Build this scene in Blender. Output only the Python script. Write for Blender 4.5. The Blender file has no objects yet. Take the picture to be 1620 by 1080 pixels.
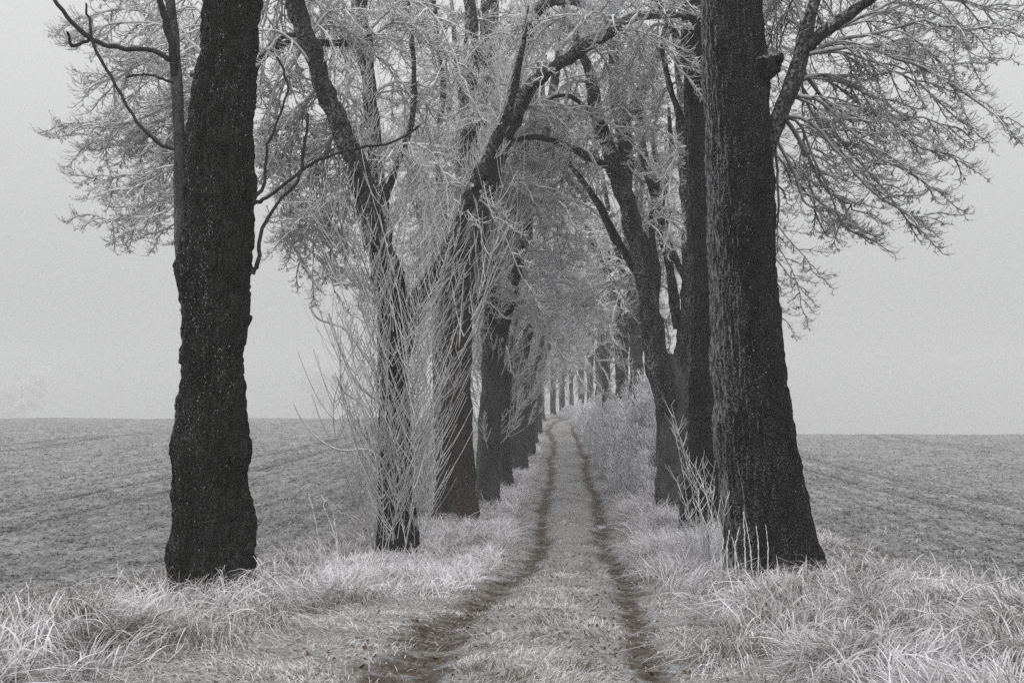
import bpy, math
import numpy as np
from mathutils import Vector

R = math.radians
rng = np.random.default_rng(7)

# ------------------------------------------------------------------ camera
CAMZ = 1.65
F = 1620.0
PITCH = math.atan(120.0 / F)
scene = bpy.context.scene
cam_data = bpy.data.cameras.new("camera")
cam_data.sensor_width = 36
cam_data.lens = 36
cam_data.clip_end = 2000
cam = bpy.data.objects.new("camera", cam_data)
scene.collection.objects.link(cam)
cam.location = (0, 0, CAMZ)
cam.rotation_euler = (R(90) + PITCH, 0, 0)
scene.camera = cam

# ------------------------------------------------------------------ overcast sky and sun
SUN_EL, SUN_AZ = 36, 165          # degrees; azimuth measured from the view direction
world = bpy.data.worlds.new("World")
scene.world = world
world.use_nodes = True
wn, wl = world.node_tree.nodes, world.node_tree.links
bg = wn["Background"]
bg.inputs["Strength"].default_value = 0.10
sky = wn.new("ShaderNodeTexSky")
sky.sky_type = 'NISHITA'
sky.sun_disc = False
sky.sun_elevation = R(SUN_EL)
sky.sun_rotation = R(SUN_AZ)
sky.dust_density = 5.0
bw = wn.new("ShaderNodeRGBToBW")
wl.new(sky.outputs["Color"], bw.inputs["Color"])
mixs = wn.new("ShaderNodeMix")
mixs.data_type = 'RGBA'
mixs.inputs["Factor"].default_value = 0.88          # closed cloud layer
wl.new(bw.outputs["Val"], mixs.inputs["A"])
wtc = wn.new("ShaderNodeTexCoord")
wsx = wn.new("ShaderNodeSeparateXYZ")
wl.new(wtc.outputs["Generated"], wsx.inputs[0])
wr = wn.new("ShaderNodeValToRGB")
wl.new(wsx.outputs["Z"], wr.inputs["Fac"])
cr_ = wr.color_ramp
cr_.elements[0].position = 0.0; cr_.elements[0].color = (0.36, 0.363, 0.366, 1)
cr_.elements[1].position = 1.0; cr_.elements[1].color = (1.0, 1.0, 1.0, 1)
e_ = cr_.elements.new(0.40); e_.color = (0.66, 0.663, 0.666, 1)
wsc = wn.new("ShaderNodeVectorMath"); wsc.operation = 'SCALE'
wl.new(wr.outputs["Color"], wsc.inputs[0]); wsc.inputs["Scale"].default_value = 15.5
wl.new(wsc.outputs[0], mixs.inputs["B"])
wl.new(mixs.outputs["Result"], bg.inputs["Color"])
sd = bpy.data.lights.new("sun", 'SUN')
sd.energy = 1.5
sd.angle = R(45)
sd.color = (1.0, 0.97, 0.93)
sun = bpy.data.objects.new("sun", sd)
scene.collection.objects.link(sun)
sun.rotation_euler = (R(90 - SUN_EL), 0, R(180 - SUN_AZ))
scene.view_settings.view_transform = 'Standard'
scene.view_settings.look = 'None'
scene.view_settings.exposure = -0.22
scene.view_settings.gamma = 1.0
scene.render.engine = 'CYCLES'
scene.cycles.max_bounces = 8
scene.cycles.diffuse_bounces = 6
scene.cycles.volume_bounces = 3
scene.cycles.use_light_tree = False
scene.cycles.use_denoising = False          # the photograph has film grain of its own

# ------------------------------------------------------------------ helpers
def at(x, y, Y):
    """Point at forward distance Y seen in direction (x, y) of the photo."""
    a, b = (x - 810) / F, (540 - y) / F
    dy = math.cos(PITCH) - b * math.sin(PITCH)
    dz = math.sin(PITCH) + b * math.cos(PITCH)
    s = Y / dy
    return np.array([a * s, Y, CAMZ + dz * s])

def _hash(ix, iy, iz):
    h = (ix.astype(np.uint32) * np.uint32(374761393) + iy.astype(np.uint32) * np.uint32(668265263)
         + iz.astype(np.uint32) * np.uint32(2147483647 - 1013))
    h = (h ^ (h >> np.uint32(13))) * np.uint32(1274126177)
    h = h ^ (h >> np.uint32(16))
    return h.astype(np.float64) / 4294967295.0

def vnoise(x, y, z):
    x, y, z = np.broadcast_arrays(x + 1000.0, y + 1000.0, z + 1000.0)
    xi, yi, zi = np.floor(x).astype(np.int64), np.floor(y).astype(np.int64), np.floor(z).astype(np.int64)
    fx, fy, fz = x - xi, y - yi, z - zi
    fx, fy, fz = [f * f * (3 - 2 * f) for f in (fx, fy, fz)]
    r = 0
    for dx in (0, 1):
        for dy in (0, 1):
            for dz in (0, 1):
                w = (fx if dx else 1 - fx) * (fy if dy else 1 - fy) * (fz if dz else 1 - fz)
                r = r + w * _hash(xi + dx, yi + dy, zi + dz)
    return r * 2 - 1

def fbm(x, y, z, o=4):
    r, a = 0, 1.0
    for i in range(o):
        r = r + a * vnoise(x * 2 ** i + 17 * i, y * 2 ** i, z * 2 ** i)
        a *= 0.5
    return r

def sstep(a, b, x):
    t = np.clip((x - a) / (b - a), 0, 1)
    return t * t * (3 - 2 * t)

def norm(v):
    return v / np.maximum(np.linalg.norm(v, axis=-1, keepdims=True), 1e-9)

def resample(P, n):
    """Smooth Catmull-Rom resampling of the columns of P (m, c)."""
    P = np.asarray(P, float)
    m = len(P)
    Q = np.vstack([2 * P[0] - P[1], P, 2 * P[-1] - P[-2]])
    t = np.linspace(0, m - 1 - 1e-6, n)
    i = t.astype(int)
    f = (t - i)[:, None]
    p0, p1, p2, p3 = Q[i], Q[i + 1], Q[i + 2], Q[i + 3]
    return 0.5 * (2 * p1 + (p2 - p0) * f + (2 * p0 - 5 * p1 + 4 * p2 - p3) * f ** 2 + (3 * p1 - p0 - 3 * p2 + p3) * f ** 3)

class Acc:
    """Collects geometry of ONE mesh."""
    def __init__(self):
        self.v, self.f4, self.f3, self.n, self.a = [], [], [], 0, []
        self.m4, self.m3 = [], []
    def add(self, v, f4=None, f3=None, attr=None, mat=0):
        self.v.append(v)
        if f4 is not None and len(f4):
            self.f4.append(f4 + self.n); self.m4.append(np.full(len(f4), mat))
        if f3 is not None and len(f3):
            self.f3.append(f3 + self.n); self.m3.append(np.full(len(f3), mat))
        self.a.append(np.zeros(len(v)) if attr is None else attr)
        self.n += len(v)
    def tubes(self, P, Rr, s=4, attr=None, mat=0):
        P, Rr = np.asarray(P, float), np.asarray(Rr, float)
        if P.ndim == 2: P, Rr = P[None], Rr[None]
        N, k, _ = P.shape
        T = np.empty_like(P)
        T[:, 1:-1] = P[:, 2:] - P[:, :-2]; T[:, 0] = P[:, 1] - P[:, 0]; T[:, -1] = P[:, -1] - P[:, -2]
        T = norm(T)
        ref = norm(rng.normal(size=(N, 3)))
        mt = norm(T.mean(1))
        ref = norm(ref - mt * (ref * mt).sum(-1, keepdims=True))[:, None, :]
        n1 = norm(ref - T * (ref * T).sum(-1, keepdims=True))
        n2 = np.cross(T, n1)
        ang = np.arange(s) * 2 * math.pi / s
        V = P[:, :, None] + Rr[:, :, None, None] * (n1[:, :, None] * np.cos(ang)[None, None, :, None]
                                                   + n2[:, :, None] * np.sin(ang)[None, None, :, None])
        idx = np.arange(N * k * s).reshape(N, k, s)
        a, b = idx[:, :-1], idx[:, 1:]
        q = np.stack([a, np.roll(a, -1, 2), np.roll(b, -1, 2), b], -1).reshape(-1, 4)
        at_ = None if attr is None else np.repeat(attr, k * s)
        self.add(V.reshape(-1, 3), q, None, at_, mat)
    def ribbons(self, P, W, side, attr):
        """Flat blades: P (N,k,3), W (N,k), side (N,3), attr (N,k)."""
        N, k, _ = P.shape
        L = P - side[:, None] * W[..., None]
        Rt = P + side[:, None] * W[..., None]
        V = np.stack([L, Rt], 2).reshape(-1, 3)
        idx = np.arange(N * k * 2).reshape(N, k, 2)
        q = np.stack([idx[:, :-1, 0], idx[:, :-1, 1], idx[:, 1:, 1], idx[:, 1:, 0]], -1).reshape(-1, 4)
        self.add(V, q, None, np.repeat(attr.reshape(-1), 2))
    def build(self, name, mats, parent=None, smooth=True, attr_name='tint', local=False):
        me = bpy.data.meshes.new(name)
        V = np.concatenate(self.v)
        o = bpy.data.objects.new(name, me)
        scene.collection.objects.link(o)
        if parent is not None:
            o.parent = parent
            if not local: V = V - np.array(parent.location)
        f4 = np.concatenate(self.f4) if self.f4 else np.zeros((0, 4), int)
        f3 = np.concatenate(self.f3) if self.f3 else np.zeros((0, 3), int)
        me.vertices.add(len(V))
        me.vertices.foreach_set('co', V.astype(np.float32).ravel())
        nl = f4.size + f3.size
        me.loops.add(nl)
        me.loops.foreach_set('vertex_index', np.concatenate([f4.ravel(), f3.ravel()]).astype(np.int32))
        nf = len(f4) + len(f3)
        me.polygons.add(nf)
        me.polygons.foreach_set('loop_start', np.concatenate([np.arange(len(f4)) * 4, f4.size + np.arange(len(f3)) * 3]).astype(np.int32))
        me.polygons.foreach_set('material_index', np.concatenate(self.m4 + self.m3).astype(np.int32))
        if not isinstance(mats, (list, tuple)): mats = [mats]
        for m in mats: me.materials.append(m)
        at_ = me.attributes.new(attr_name, 'FLOAT', 'POINT')
        at_.data.foreach_set('value', np.concatenate(self.a).astype(np.float32))
        me.polygons.foreach_set('use_smooth', np.full(nf, smooth))
        me.update(calc_edges=True)
        return o

def tag(o, label=None, cat=None, group=None, kind=None):
    if label: o['label'] = label
    if cat: o['category'] = cat
    if group: o['group'] = group
    if kind: o['kind'] = kind
    return o

def empty(name, loc):
    o = bpy.data.objects.new(name, None)
    o.empty_display_size = 0.3
    scene.collection.objects.link(o)
    o.location = [float(c) for c in loc]
    return o

def copy_thing(o, loc, rz, sc, label, group=None):
    c = o.copy(); scene.collection.objects.link(c)
    c.location = loc; c.rotation_euler = (0, 0, rz); c.scale = (sc, sc, sc)
    c['label'] = label
    if group: c['group'] = group
    for ch in list(o.children):
        d = ch.copy(); scene.collection.objects.link(d); d.parent = c
    return c

# ------------------------------------------------------------------ materials
def new_mat(name, rough=0.9):
    m = bpy.data.materials.new(name); m.use_nodes = True
    n, l = m.node_tree.nodes, m.node_tree.links
    b = n["Principled BSDF"]
    b.inputs["Roughness"].default_value = rough
    b.inputs["Specular IOR Level"].default_value = 0.08
    return m, n, l, b

def noise_node(n, l, scale, detail=4, rough=0.6, vec=None):
    t = n.new("ShaderNodeTexNoise")
    t.inputs["Scale"].default_value = scale
    t.inputs["Detail"].default_value = detail
    t.inputs["Roughness"].default_value = rough
    if vec: l.new(vec, t.inputs["Vector"])
    return t.outputs["Fac"]

def mrange(n, l, src, a, b, c=0.0, d=1.0):
    t = n.new("ShaderNodeMapRange")
    t.inputs[1].default_value = a; t.inputs[2].default_value = b
    t.inputs[3].default_value = c; t.inputs[4].default_value = d
    l.new(src, t.inputs[0])
    return t.outputs[0]

def mth(n, l, op, a, b=None, clamp=False):
    t = n.new("ShaderNodeMath"); t.operation = op; t.use_clamp = clamp
    for i, s in enumerate((a, b)):
        if s is None: continue
        if isinstance(s, (int, float)): t.inputs[i].default_value = s
        else: l.new(s, t.inputs[i])
    return t.outputs[0]

def mixc(n, l, fac, A, B):
    t = n.new("ShaderNodeMix"); t.data_type = 'RGBA'
    l.new(fac, t.inputs["Factor"])
    for s, v in (("A", A), ("B", B)):
        if isinstance(v, tuple): t.inputs[s].default_value = (*v, 1)
        else: l.new(v, t.inputs[s])
    return t.outputs["Result"]

def objcoord(n, l, scale=(1, 1, 1)):
    tc = n.new("ShaderNodeTexCoord")
    mp = n.new("ShaderNodeMapping")
    mp.inputs["Scale"].default_value = scale
    l.new(tc.outputs["Object"], mp.inputs["Vector"])
    return mp.outputs["Vector"]

def sepnormal(n, l):
    g = n.new("ShaderNodeNewGeometry")
    s = n.new("ShaderNodeSeparateXYZ")
    l.new(g.outputs["Normal"], s.inputs[0])
    return s.outputs

FROST = (0.60, 0.61, 0.635)

def bark_mat(name, dark, light, frost_amt, side=0.0, brown=None, fs=55, rim=0.0):
    m, n, l, b = new_mat(name)
    v = objcoord(n, l, (1, 1, 0.3))
    v1 = objcoord(n, l)
    c = mixc(n, l, mrange(n, l, noise_node(n, l, 22, 5, 0.7, v), 0.35, 0.7), dark, light)
    if brown:
        c = mixc(n, l, mrange(n, l, noise_node(n, l, 1.7, 3, 0.6, v1), 0.42, 0.62), c, brown)
    N = sepnormal(n, l)
    fine = mrange(n, l, noise_node(n, l, fs, 3, 0.7, v1), 0.56 - frost_amt * .12, 0.70 - frost_amt * .12)
    patch = mrange(n, l, noise_node(n, l, 3.5, 4, 0.7, v), 0.40 - frost_amt * .1, 0.68)
    wind = mrange(n, l, N[0], -0.1, -1.0, 0.25, 0.25 + side)          # rime on the windward (left) side
    up = mrange(n, l, N[2], 0.5, 0.95)
    fm = mth(n, l, 'MULTIPLY', mth(n, l, 'MULTIPLY', fine, patch), wind)
    fm = mth(n, l, 'MAXIMUM', mth(n, l, 'MULTIPLY', fm, frost_amt * 1.2, True), mth(n, l, 'MULTIPLY', up, mrange(n, l, noise_node(n, l, 30, 2, 0.6, v1), .35, .6)), True)
    if rim:
        e = mth(n, l, 'MULTIPLY', mrange(n, l, N[0], -0.72, -0.98), mrange(n, l, noise_node(n, l, 30, 4, 0.75, v), .42, .6, 0, rim))
        fm = mth(n, l, 'MAXIMUM', fm, e, True)
    c = mixc(n, l, fm, c, FROST)
    l.new(c, b.inputs["Base Color"])
    bp = n.new("ShaderNodeBump"); bp.inputs["Strength"].default_value = 0.6; bp.inputs["Distance"].default_value = 0.02
    l.new(noise_node(n, l, 35, 4, 0.7, v), bp.inputs["Height"])
    l.new(bp.outputs[0], b.inputs["Normal"])
    return m

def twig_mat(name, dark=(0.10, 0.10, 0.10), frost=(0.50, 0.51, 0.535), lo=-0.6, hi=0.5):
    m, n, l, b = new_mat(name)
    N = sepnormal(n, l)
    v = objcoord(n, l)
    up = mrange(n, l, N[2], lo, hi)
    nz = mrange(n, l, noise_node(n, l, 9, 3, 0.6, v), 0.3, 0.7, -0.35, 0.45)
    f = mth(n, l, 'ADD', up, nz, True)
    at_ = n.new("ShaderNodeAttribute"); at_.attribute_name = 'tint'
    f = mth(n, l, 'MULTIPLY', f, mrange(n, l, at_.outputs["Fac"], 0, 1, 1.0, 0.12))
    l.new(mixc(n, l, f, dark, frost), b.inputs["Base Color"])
    return m

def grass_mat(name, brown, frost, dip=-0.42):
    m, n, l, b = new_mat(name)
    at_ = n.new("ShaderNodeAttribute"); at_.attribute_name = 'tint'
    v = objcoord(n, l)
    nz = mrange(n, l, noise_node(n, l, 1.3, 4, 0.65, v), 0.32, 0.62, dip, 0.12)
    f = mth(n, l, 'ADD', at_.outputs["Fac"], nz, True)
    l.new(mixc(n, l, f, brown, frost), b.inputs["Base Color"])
    return m

M_BARK1 = bark_mat("bark_rough_dark", (0.005, 0.005, 0.005), (0.020, 0.019, 0.017), 0.42, 0.7, rim=.4)
M_BARK2 = bark_mat("bark_big", (0.003, 0.003, 0.003), (0.012, 0.011, 0.010), 0.48, 1.3, rim=.75)
M_BARKB = bark_mat("bark_brownish", (0.016, 0.015, 0.014), (0.055, 0.050, 0.047), 0.6, 0.5, brown=(0.045, 0.032, 0.027))
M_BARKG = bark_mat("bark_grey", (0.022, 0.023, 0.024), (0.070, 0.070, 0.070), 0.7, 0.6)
M_LIMBD = bark_mat("bark_dark_limb", (0.006, 0.006, 0.006), (0.024, 0.023, 0.022), 0.8, 1.0, fs=26)
M_LIMB = bark_mat("bark_limb", (0.010, 0.010, 0.010), (0.034, 0.034, 0.034), 0.8, 1.0, fs=26)
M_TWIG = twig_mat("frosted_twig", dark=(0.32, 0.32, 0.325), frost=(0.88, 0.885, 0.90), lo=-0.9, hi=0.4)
M_TWIGR = twig_mat("frosted_twig_backlit", dark=(0.12, 0.12, 0.12), frost=(0.78, 0.79, 0.81), lo=-0.75, hi=0.6)  # darker undersides: the backlit look is put into the twig colour
M_TWIGF = twig_mat("frosted_twig_far", dark=(0.52, 0.52, 0.53), frost=(0.88, 0.885, 0.90), lo=-1.0, hi=0.2)  # underside colour lifted to paint the far canopy paler, in place of denser fog
M_SHOOT = twig_mat("frosted_shoot", dark=(0.26, 0.26, 0.26), frost=(0.80, 0.81, 0.83), lo=-1.0, hi=0.4)
M_DTWIG = twig_mat("dark_twig", dark=(0.035, 0.034, 0.033), frost=(0.45, 0.46, 0.48), lo=0.1, hi=1.4)
M_FLAKE, _n, _l, _b = new_mat("rime_flakes")
_b.inputs["Base Color"].default_value = (0.30, 0.31, 0.31, 1)
M_GRASS = grass_mat("frosted_grass", (0.14, 0.12, 0.105), (0.86, 0.85, 0.88))
M_SHORT = grass_mat("frosted_turf", (0.14, 0.12, 0.095), (0.84, 0.84, 0.855))
M_SHRUB = grass_mat("frosted_hedge", (0.40, 0.385, 0.395), (0.84, 0.835, 0.86), -0.1)
M_LEAF, _n, _l, _b = new_mat("dead_leaf")
_b.inputs["Base Color"].default_value = (0.10, 0.075, 0.055, 1)

# ------------------------------------------------------------------ terrain
def table(xs, ys):
    g = np.arange(-60, 420, 0.25)
    t = np.interp(g, xs, ys)
    k = np.hanning(19); k /= k.sum()
    t = np.convolve(np.pad(t, 9, 'edge'), k, 'valid')
    return lambda Y: np.interp(Y, g, t)

zr = table([-60, 0, 6.4, 8.4, 11.3, 15.7, 20.6, 32.8, 54, 70, 80, 95, 130, 300, 420], [.1, .0, .05, -.10, -.36, -.66, -.76, -.36, .32, 1.05, 1.50, 1.70, 1.3, -2, -6])
zl = table([-60, 0, 8, 12, 20, 32, 54, 75, 112, 150, 300, 420], [-.3, -.3, -.36, -.52, -.55, -.35, .30, .85, 1.50, 1.0, -3, -8])
zR = table([-60, 0, 8, 12, 20, 32, 54, 75, 100, 150, 300, 420], [-.3, -.3, -.34, -.50, -.62, -.55, -.30, -.10, -.02, -.9, -5, -9])
xc = table([-60, 0, 5, 6.4, 8.4, 11.3, 15.7, 20.6, 32.8, 54, 66, 76, 84, 100, 130, 420], [-.3, -.05, .05, .12, .22, .47, .90, 1.20, 1.84, 2.86, 3.1, 3.9, 5.6, 10, 19, 100])

def halfgap(Y): return np.interp(Y, [5, 9, 15, 20, 30, 60], [.80, .77, .64, .62, .68, .72])

def ground(u, Y):
    au = np.abs(u)
    zb = zr(Y)
    side = np.where(u < 0, zl(Y), zR(Y) - 0.0016 * np.clip(u - 8, 0, 400))
    w = sstep(3.6, 8.0, au)
    z = zb * (1 - w) + side * w
    wob = 0.10 * vnoise(Y * 0.35, 3.0, 5.0 + 0 * Y) + 0.05 * vnoise(Y * 1.1, 9.0, 1.0 + 0 * Y)
    rut = np.exp(-((au - halfgap(Y) - wob) / 0.22) ** 2)
    z = z - 0.065 * rut + 0.03 * np.exp(-(u / 0.45) ** 2)
    inner = np.where(u < 0, 1.25, 1.05)
    bank = sstep(inner, inner + 1.3, au) * (1 - sstep(4.0, 5.6, au))
    z = z + bank * (np.where(u < 0, .03, .12) + 0.12 * fbm(u * 0.8, Y * 0.8, 2.0 + 0 * Y, 3))
    z = z + 0.02 * fbm(u * 3, Y * 3, 0 * Y, 3) * sstep(0.3, 1.2, au)
    # clods in the ploughed land
    fld = sstep(4.6, 5.6, au)
    z = z + fld * (0.035 * fbm(u * 5, Y * 5, 7.0 + 0 * Y, 2) + 0.10 * fbm(u * 0.25, Y * 0.12, 3 + 0 * Y, 2))
    return z

def tramlines(u):
    g = 0
    for c in (-11.0, -12.9, -26.0, -27.9, 9.6, 11.5, 24.5, 26.4):
        g = g + np.exp(-((u - c) / 0.30) ** 2)
    return g

def gz(X, Y):
    X, Y = np.asarray(X, float), np.asarray(Y, float)
    return ground(X - xc(Y), Y)

def grow_u(start, stop, ratio, step):
    out = [start]
    while out[-1] < stop:
        out.append(out[-1] + step); step *= ratio
    return out
uc = list(np.arange(0, 6.0, 0.055)) + grow_u(6.0, 250, 1.021, 0.075)
U = np.array(sorted(set([-a for a in uc] + uc)))
rows = list(np.arange(-30, 2.0, 0.6)) + [2.0]
while rows[-1] < 500: rows.append(rows[-1] * 1.0062 + 0.004)
YR = np.array(rows)
UU, YY = np.meshgrid(U, YR)
ZZ = ground(UU, YY) - 0.035 * tramlines(UU)
XX = UU + xc(YY)
nu = len(U)
grid = np.stack([XX, YY, ZZ], -1)

def rut_mask(u, Y):
    wob = 0.10 * vnoise(Y * 0.35, 3.0, 5.0 + 0 * Y) + 0.05 * vnoise(Y * 1.1, 9.0, 1.0 + 0 * Y)
    a = np.abs(u) - halfgap(Y) - wob
    wd = 0.25 + 0.12 * (u < 0) * (1 - sstep(8, 14, Y)) + 0.10 * fbm(u * 2, Y * 1.3, 4.0 + 0 * Y, 3)
    return np.exp(-(a / np.maximum(wd, 0.08)) ** 2)

def track_mat():
    m, n, l, b = new_mat("track_soil")
    at_ = n.new("ShaderNodeAttribute"); at_.attribute_name = 'tint'
    v = objcoord(n, l)
    soil = mixc(n, l, mrange(n, l, noise_node(n, l, 9, 5, 0.7, v), 0.35, 0.65), (0.055, 0.046, 0.038), (0.17, 0.145, 0.122))
    turf = mixc(n, l, mrange(n, l, noise_node(n, l, 28, 5, 0.75, v), 0.36, 0.62), (0.12, 0.11, 0.095), (0.58, 0.58, 0.59))
    f = mth(n, l, 'ADD', at_.outputs["Fac"], mrange(n, l, noise_node(n, l, 3.2, 6, 0.75, v), 0.3, 0.7, -0.55, 0.45), True)
    l.new(mixc(n, l, mrange(n, l, f, 0.38, 1.0), turf, soil), b.inputs["Base Color"])
    bp = n.new("ShaderNodeBump"); bp.inputs["Distance"].default_value = 0.03
    l.new(noise_node(n, l, 24, 5, 0.75, v), bp.inputs["Height"]); l.new(bp.outputs[0], b.inputs["Normal"])
    return m

def field_mat():
    m, n, l, b = new_mat("ploughed_soil")
    at_ = n.new("ShaderNodeAttribute"); at_.attribute_name = 'tint'
    v = objcoord(n, l); v2 = objcoord(n, l, (1, 0.35, 1))
    a = noise_node(n, l, 9, 6, 0.8, v2)
    a2 = noise_node(n, l, 26, 4, 0.8, v)
    mid = noise_node(n, l, 0.9, 5, 0.65, v)
    s = mth(n, l, 'ADD', mth(n, l, 'MULTIPLY', a, 0.5), mth(n, l, 'MULTIPLY', a2, 0.5))
    s = mth(n, l, 'ADD', s, mrange(n, l, mid, 0.3, 0.7, -0.05, 0.05))
    s = mth(n, l, 'SUBTRACT', s, mth(n, l, 'MULTIPLY', at_.outputs["Fac"], 0.07))
    sx = n.new("ShaderNodeSeparateXYZ"); l.new(v, sx.inputs[0])
    uu = mth(n, l, 'SUBTRACT', sx.outputs[0], mth(n, l, 'MULTIPLY', sx.outputs[1], 0.056))
    uu = mth(n, l, 'ADD', uu, mth(n, l, 'MULTIPLY', mid, 0.5))
    row = mth(n, l, 'SINE', mth(n, l, 'MULTIPLY', uu, 2 * math.pi / 0.62))
    s = mth(n, l, 'ADD', s, mth(n, l, 'MULTIPLY', row, 0.022))
    f = mrange(n, l, s, 0.38, 0.62)
    l.new(mixc(n, l, f, (0.065, 0.061, 0.058), (0.54, 0.545, 0.555)), b.inputs["Base Color"])
    bp = n.new("ShaderNodeBump"); bp.inputs["Distance"].default_value = 0.08; bp.inputs["Strength"].default_value = 0.8
    l.new(s, bp.inputs["Height"]); l.new(bp.outputs[0], b.inputs["Normal"])
    return m

M_TRACK, M_FIELD = track_mat(), field_mat()

def strip(name, u0, u1, mat, attr, label):
    j0, j1 = np.argmin(abs(U - u0)), np.argmin(abs(U - u1))
    G = grid[:, j0:j1 + 1]
    nr, ncol = G.shape[:2]
    idx = np.arange(nr * ncol).reshape(nr, ncol)
    q = np.stack([idx[:-1, :-1], idx[:-1, 1:], idx[1:, 1:], idx[1:, :-1]], -1).reshape(-1, 4)
    A = Acc(); A.add(G.reshape(-1, 3), q, None, attr[:, j0:j1 + 1].ravel())
    return tag(A.build(name, mat), label, 'ground', kind='structure')

rm = rut_mask(UU, YY)
edge = 0.35 * (1 - sstep(1.0, 2.4, np.abs(UU)) ) * sstep(0.8, 1.1, np.abs(UU)) * (UU < 0)
strip('dirt_track', -1.265, 1.265, M_TRACK, rm + edge, 'rutted earth track with a frosty grass strip down its middle')
strip('grass_verge', -5.17, -1.265, M_TRACK, rm * .5 + edge, 'grassy bank between the track and the left field')
strip('grass_verge', 1.265, 5.17, M_TRACK, rm * .5, 'grassy bank between the track and the right field')
strip('ploughed_field', U[0], -5.17, M_FIELD, tramlines(UU), 'frost dusted ploughed field on the left rising to a crest')
strip('ploughed_field', 5.17, U[-1], M_FIELD, tramlines(UU), 'frost dusted ploughed field on the right with wheel lines')

# ------------------------------------------------------------------ twig sprays
def make_spray(rg, L=1.0, nsec=9, thick=1.0):
    """Drooping branch along +X; its twigs sag and then sweep upwards at their ends."""
    k = 9
    t = np.linspace(0, 1, k)
    droop = rg.uniform(0.25, 0.65)
    y = 0.06 * np.sin(t * rg.uniform(1, 4) + rg.uniform(0, 6)) * L
    z = (rg.uniform(0, .2) * t - droop * t ** 1.8 + 0.9 * droop * np.clip(t - 0.6, 0, 1) ** 2 / .4) * L
    P = np.stack([t * L * (1 - droop * .3), y - y[0], z], -1)
    A = [(P, (0.012 * (1 - t) + 0.0060) * thick)]
    B, C = [], []
    def at_t(Q, s):
        x = s * (len(Q) - 1); i = min(int(x), len(Q) - 2); f = x - i
        return Q[i] * (1 - f) + Q[i + 1] * f, norm(Q[i + 1] - Q[i])
    def turn(d, yaw, dz):
        c_, s_ = math.cos(yaw), math.sin(yaw)
        return norm(np.array([d[0] * c_ - d[1] * s_, d[0] * s_ + d[1] * c_, d[2] * .7 + dz]))
    for i in range(nsec):
        s = 0.08 + 0.9 * (i + rg.uniform(0, .9)) / nsec
        p, d = at_t(P, s)
        h = turn(d, (1 if i % 2 else -1) * rg.uniform(0.25, 0.8), rg.uniform(-.55, .15))
        l2 = L * rg.uniform(0.30, 0.66) * (1 - 0.45 * s)
        tt = np.linspace(0, 1, 6)[:, None]
        cur = rg.uniform(0.15, 0.7)
        Q = p + h * l2 * tt * (1 - .2 * tt) + np.array([0, 0, 1]) * l2 * (cur * tt ** 2.5 - rg.uniform(.05, .35) * tt)
        B.append((Q, np.linspace(0.0068, 0.0042, 6) * thick))
        for j in range(rg.integers(3, 6)):
            s2 = 0.15 + 0.8 * rg.uniform(0, 1)
            p2, d2 = at_t(Q, min(s2, .99))
            h2 = turn(d2, (1 if j % 2 else -1) * rg.uniform(0.3, 0.9), rg.uniform(-.4, .3))
            l3 = L * rg.uniform(0.10, 0.34) * (1.1 - .5 * s2)
            tt4 = np.linspace(0, 1, 4)[:, None]
            C.append((p2 + h2 * l3 * tt4 + np.array([0, 0, 1]) * l3 * rg.uniform(.1, .7) * tt4 ** 2,
                      np.linspace(0.0052, 0.0036, 4) * thick))
            if rg.random() < .35:           # stub bud with a knob of rime
                q = C[-1][0][-1]; b_ = rg.normal(size=3) * .3 + [0, 0, .3]
                C.append((q + b_ * .045 * tt4, np.array([.007, .010, .010, .004]) * thick))
    # a few hanging clusters of frosted seed keys
    if rg.random() < .7:
        for _ in range(rg.integers(1, 4)):
            q, _d = at_t(B[rg.integers(len(B))][0], .9)
            for __ in range(7):
                o_ = q + rg.normal(size=3) * .025; tt4 = np.linspace(0, 1, 4)[:, None]
                C.append((o_ + (np.array([0, 0, -1.0]) + rg.normal(size=3) * .4) * rg.uniform(.04, .09) * tt4, np.array([.004, .011, .012, .004]) * thick))
    pk = lambda X: (np.array([a for a, _ in X]), np.array([b for _, b in X]))
    return pk(A), pk(B), pk(C)

_rg = np.random.default_rng(3)
SPRAYS = [make_spray(_rg, nsec=int(_rg.integers(6, 12))) for _ in range(28)]

def make_shoot(rg, nside):
    """Upright shoot of unit height along +Z with paired side twigs sweeping upwards."""
    k = 9
    t = np.linspace(0, 1, k)
    P = np.stack([0.07 * np.sin(t * rg.uniform(2, 6) + rg.uniform(0, 6)), 0.07 * np.sin(t * rg.uniform(2, 6) + rg.uniform(0, 6)), t], -1)
    P -= P[0]
    B = []
    for i in range(nside):
        s = 0.15 + 0.8 * (i + rg.uniform(0, 1)) / nside
        x = s * (k - 1); j = min(int(x), k - 2)
        p = P[j] * (1 - x + j) + P[j + 1] * (x - j)
        a = rg.uniform(0, 6.28)
        for q in ((0, math.pi) if rg.random() < .6 else (0,)):
            h = np.array([math.cos(a + q), math.sin(a + q), rg.uniform(.5, 1.3)])
            l2 = rg.uniform(.03, .22) * (1.15 - s)
            tt = np.linspace(0, 1, 5)[:, None]
            B.append(p + h * l2 * tt + np.array([0, 0, 1.0]) * l2 * .9 * tt ** 2)
    return P, np.array(B)
SHOOTS = [make_shoot(_rg, n) for n in (16, 20, 24, 26, 22, 18, 30, 21, 17, 25)]

def rotz(P, a):
    c, s = math.cos(a), math.sin(a)
    return P @ np.array([[c, s, 0], [-s, c, 0], [0, 0, 1]])
def roty(P, a):      # pitches +X upwards
    c, s = math.cos(a), math.sin(a)
    return P @ np.array([[c, 0, s], [0, 1, 0], [-s, 0, c]])

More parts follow.
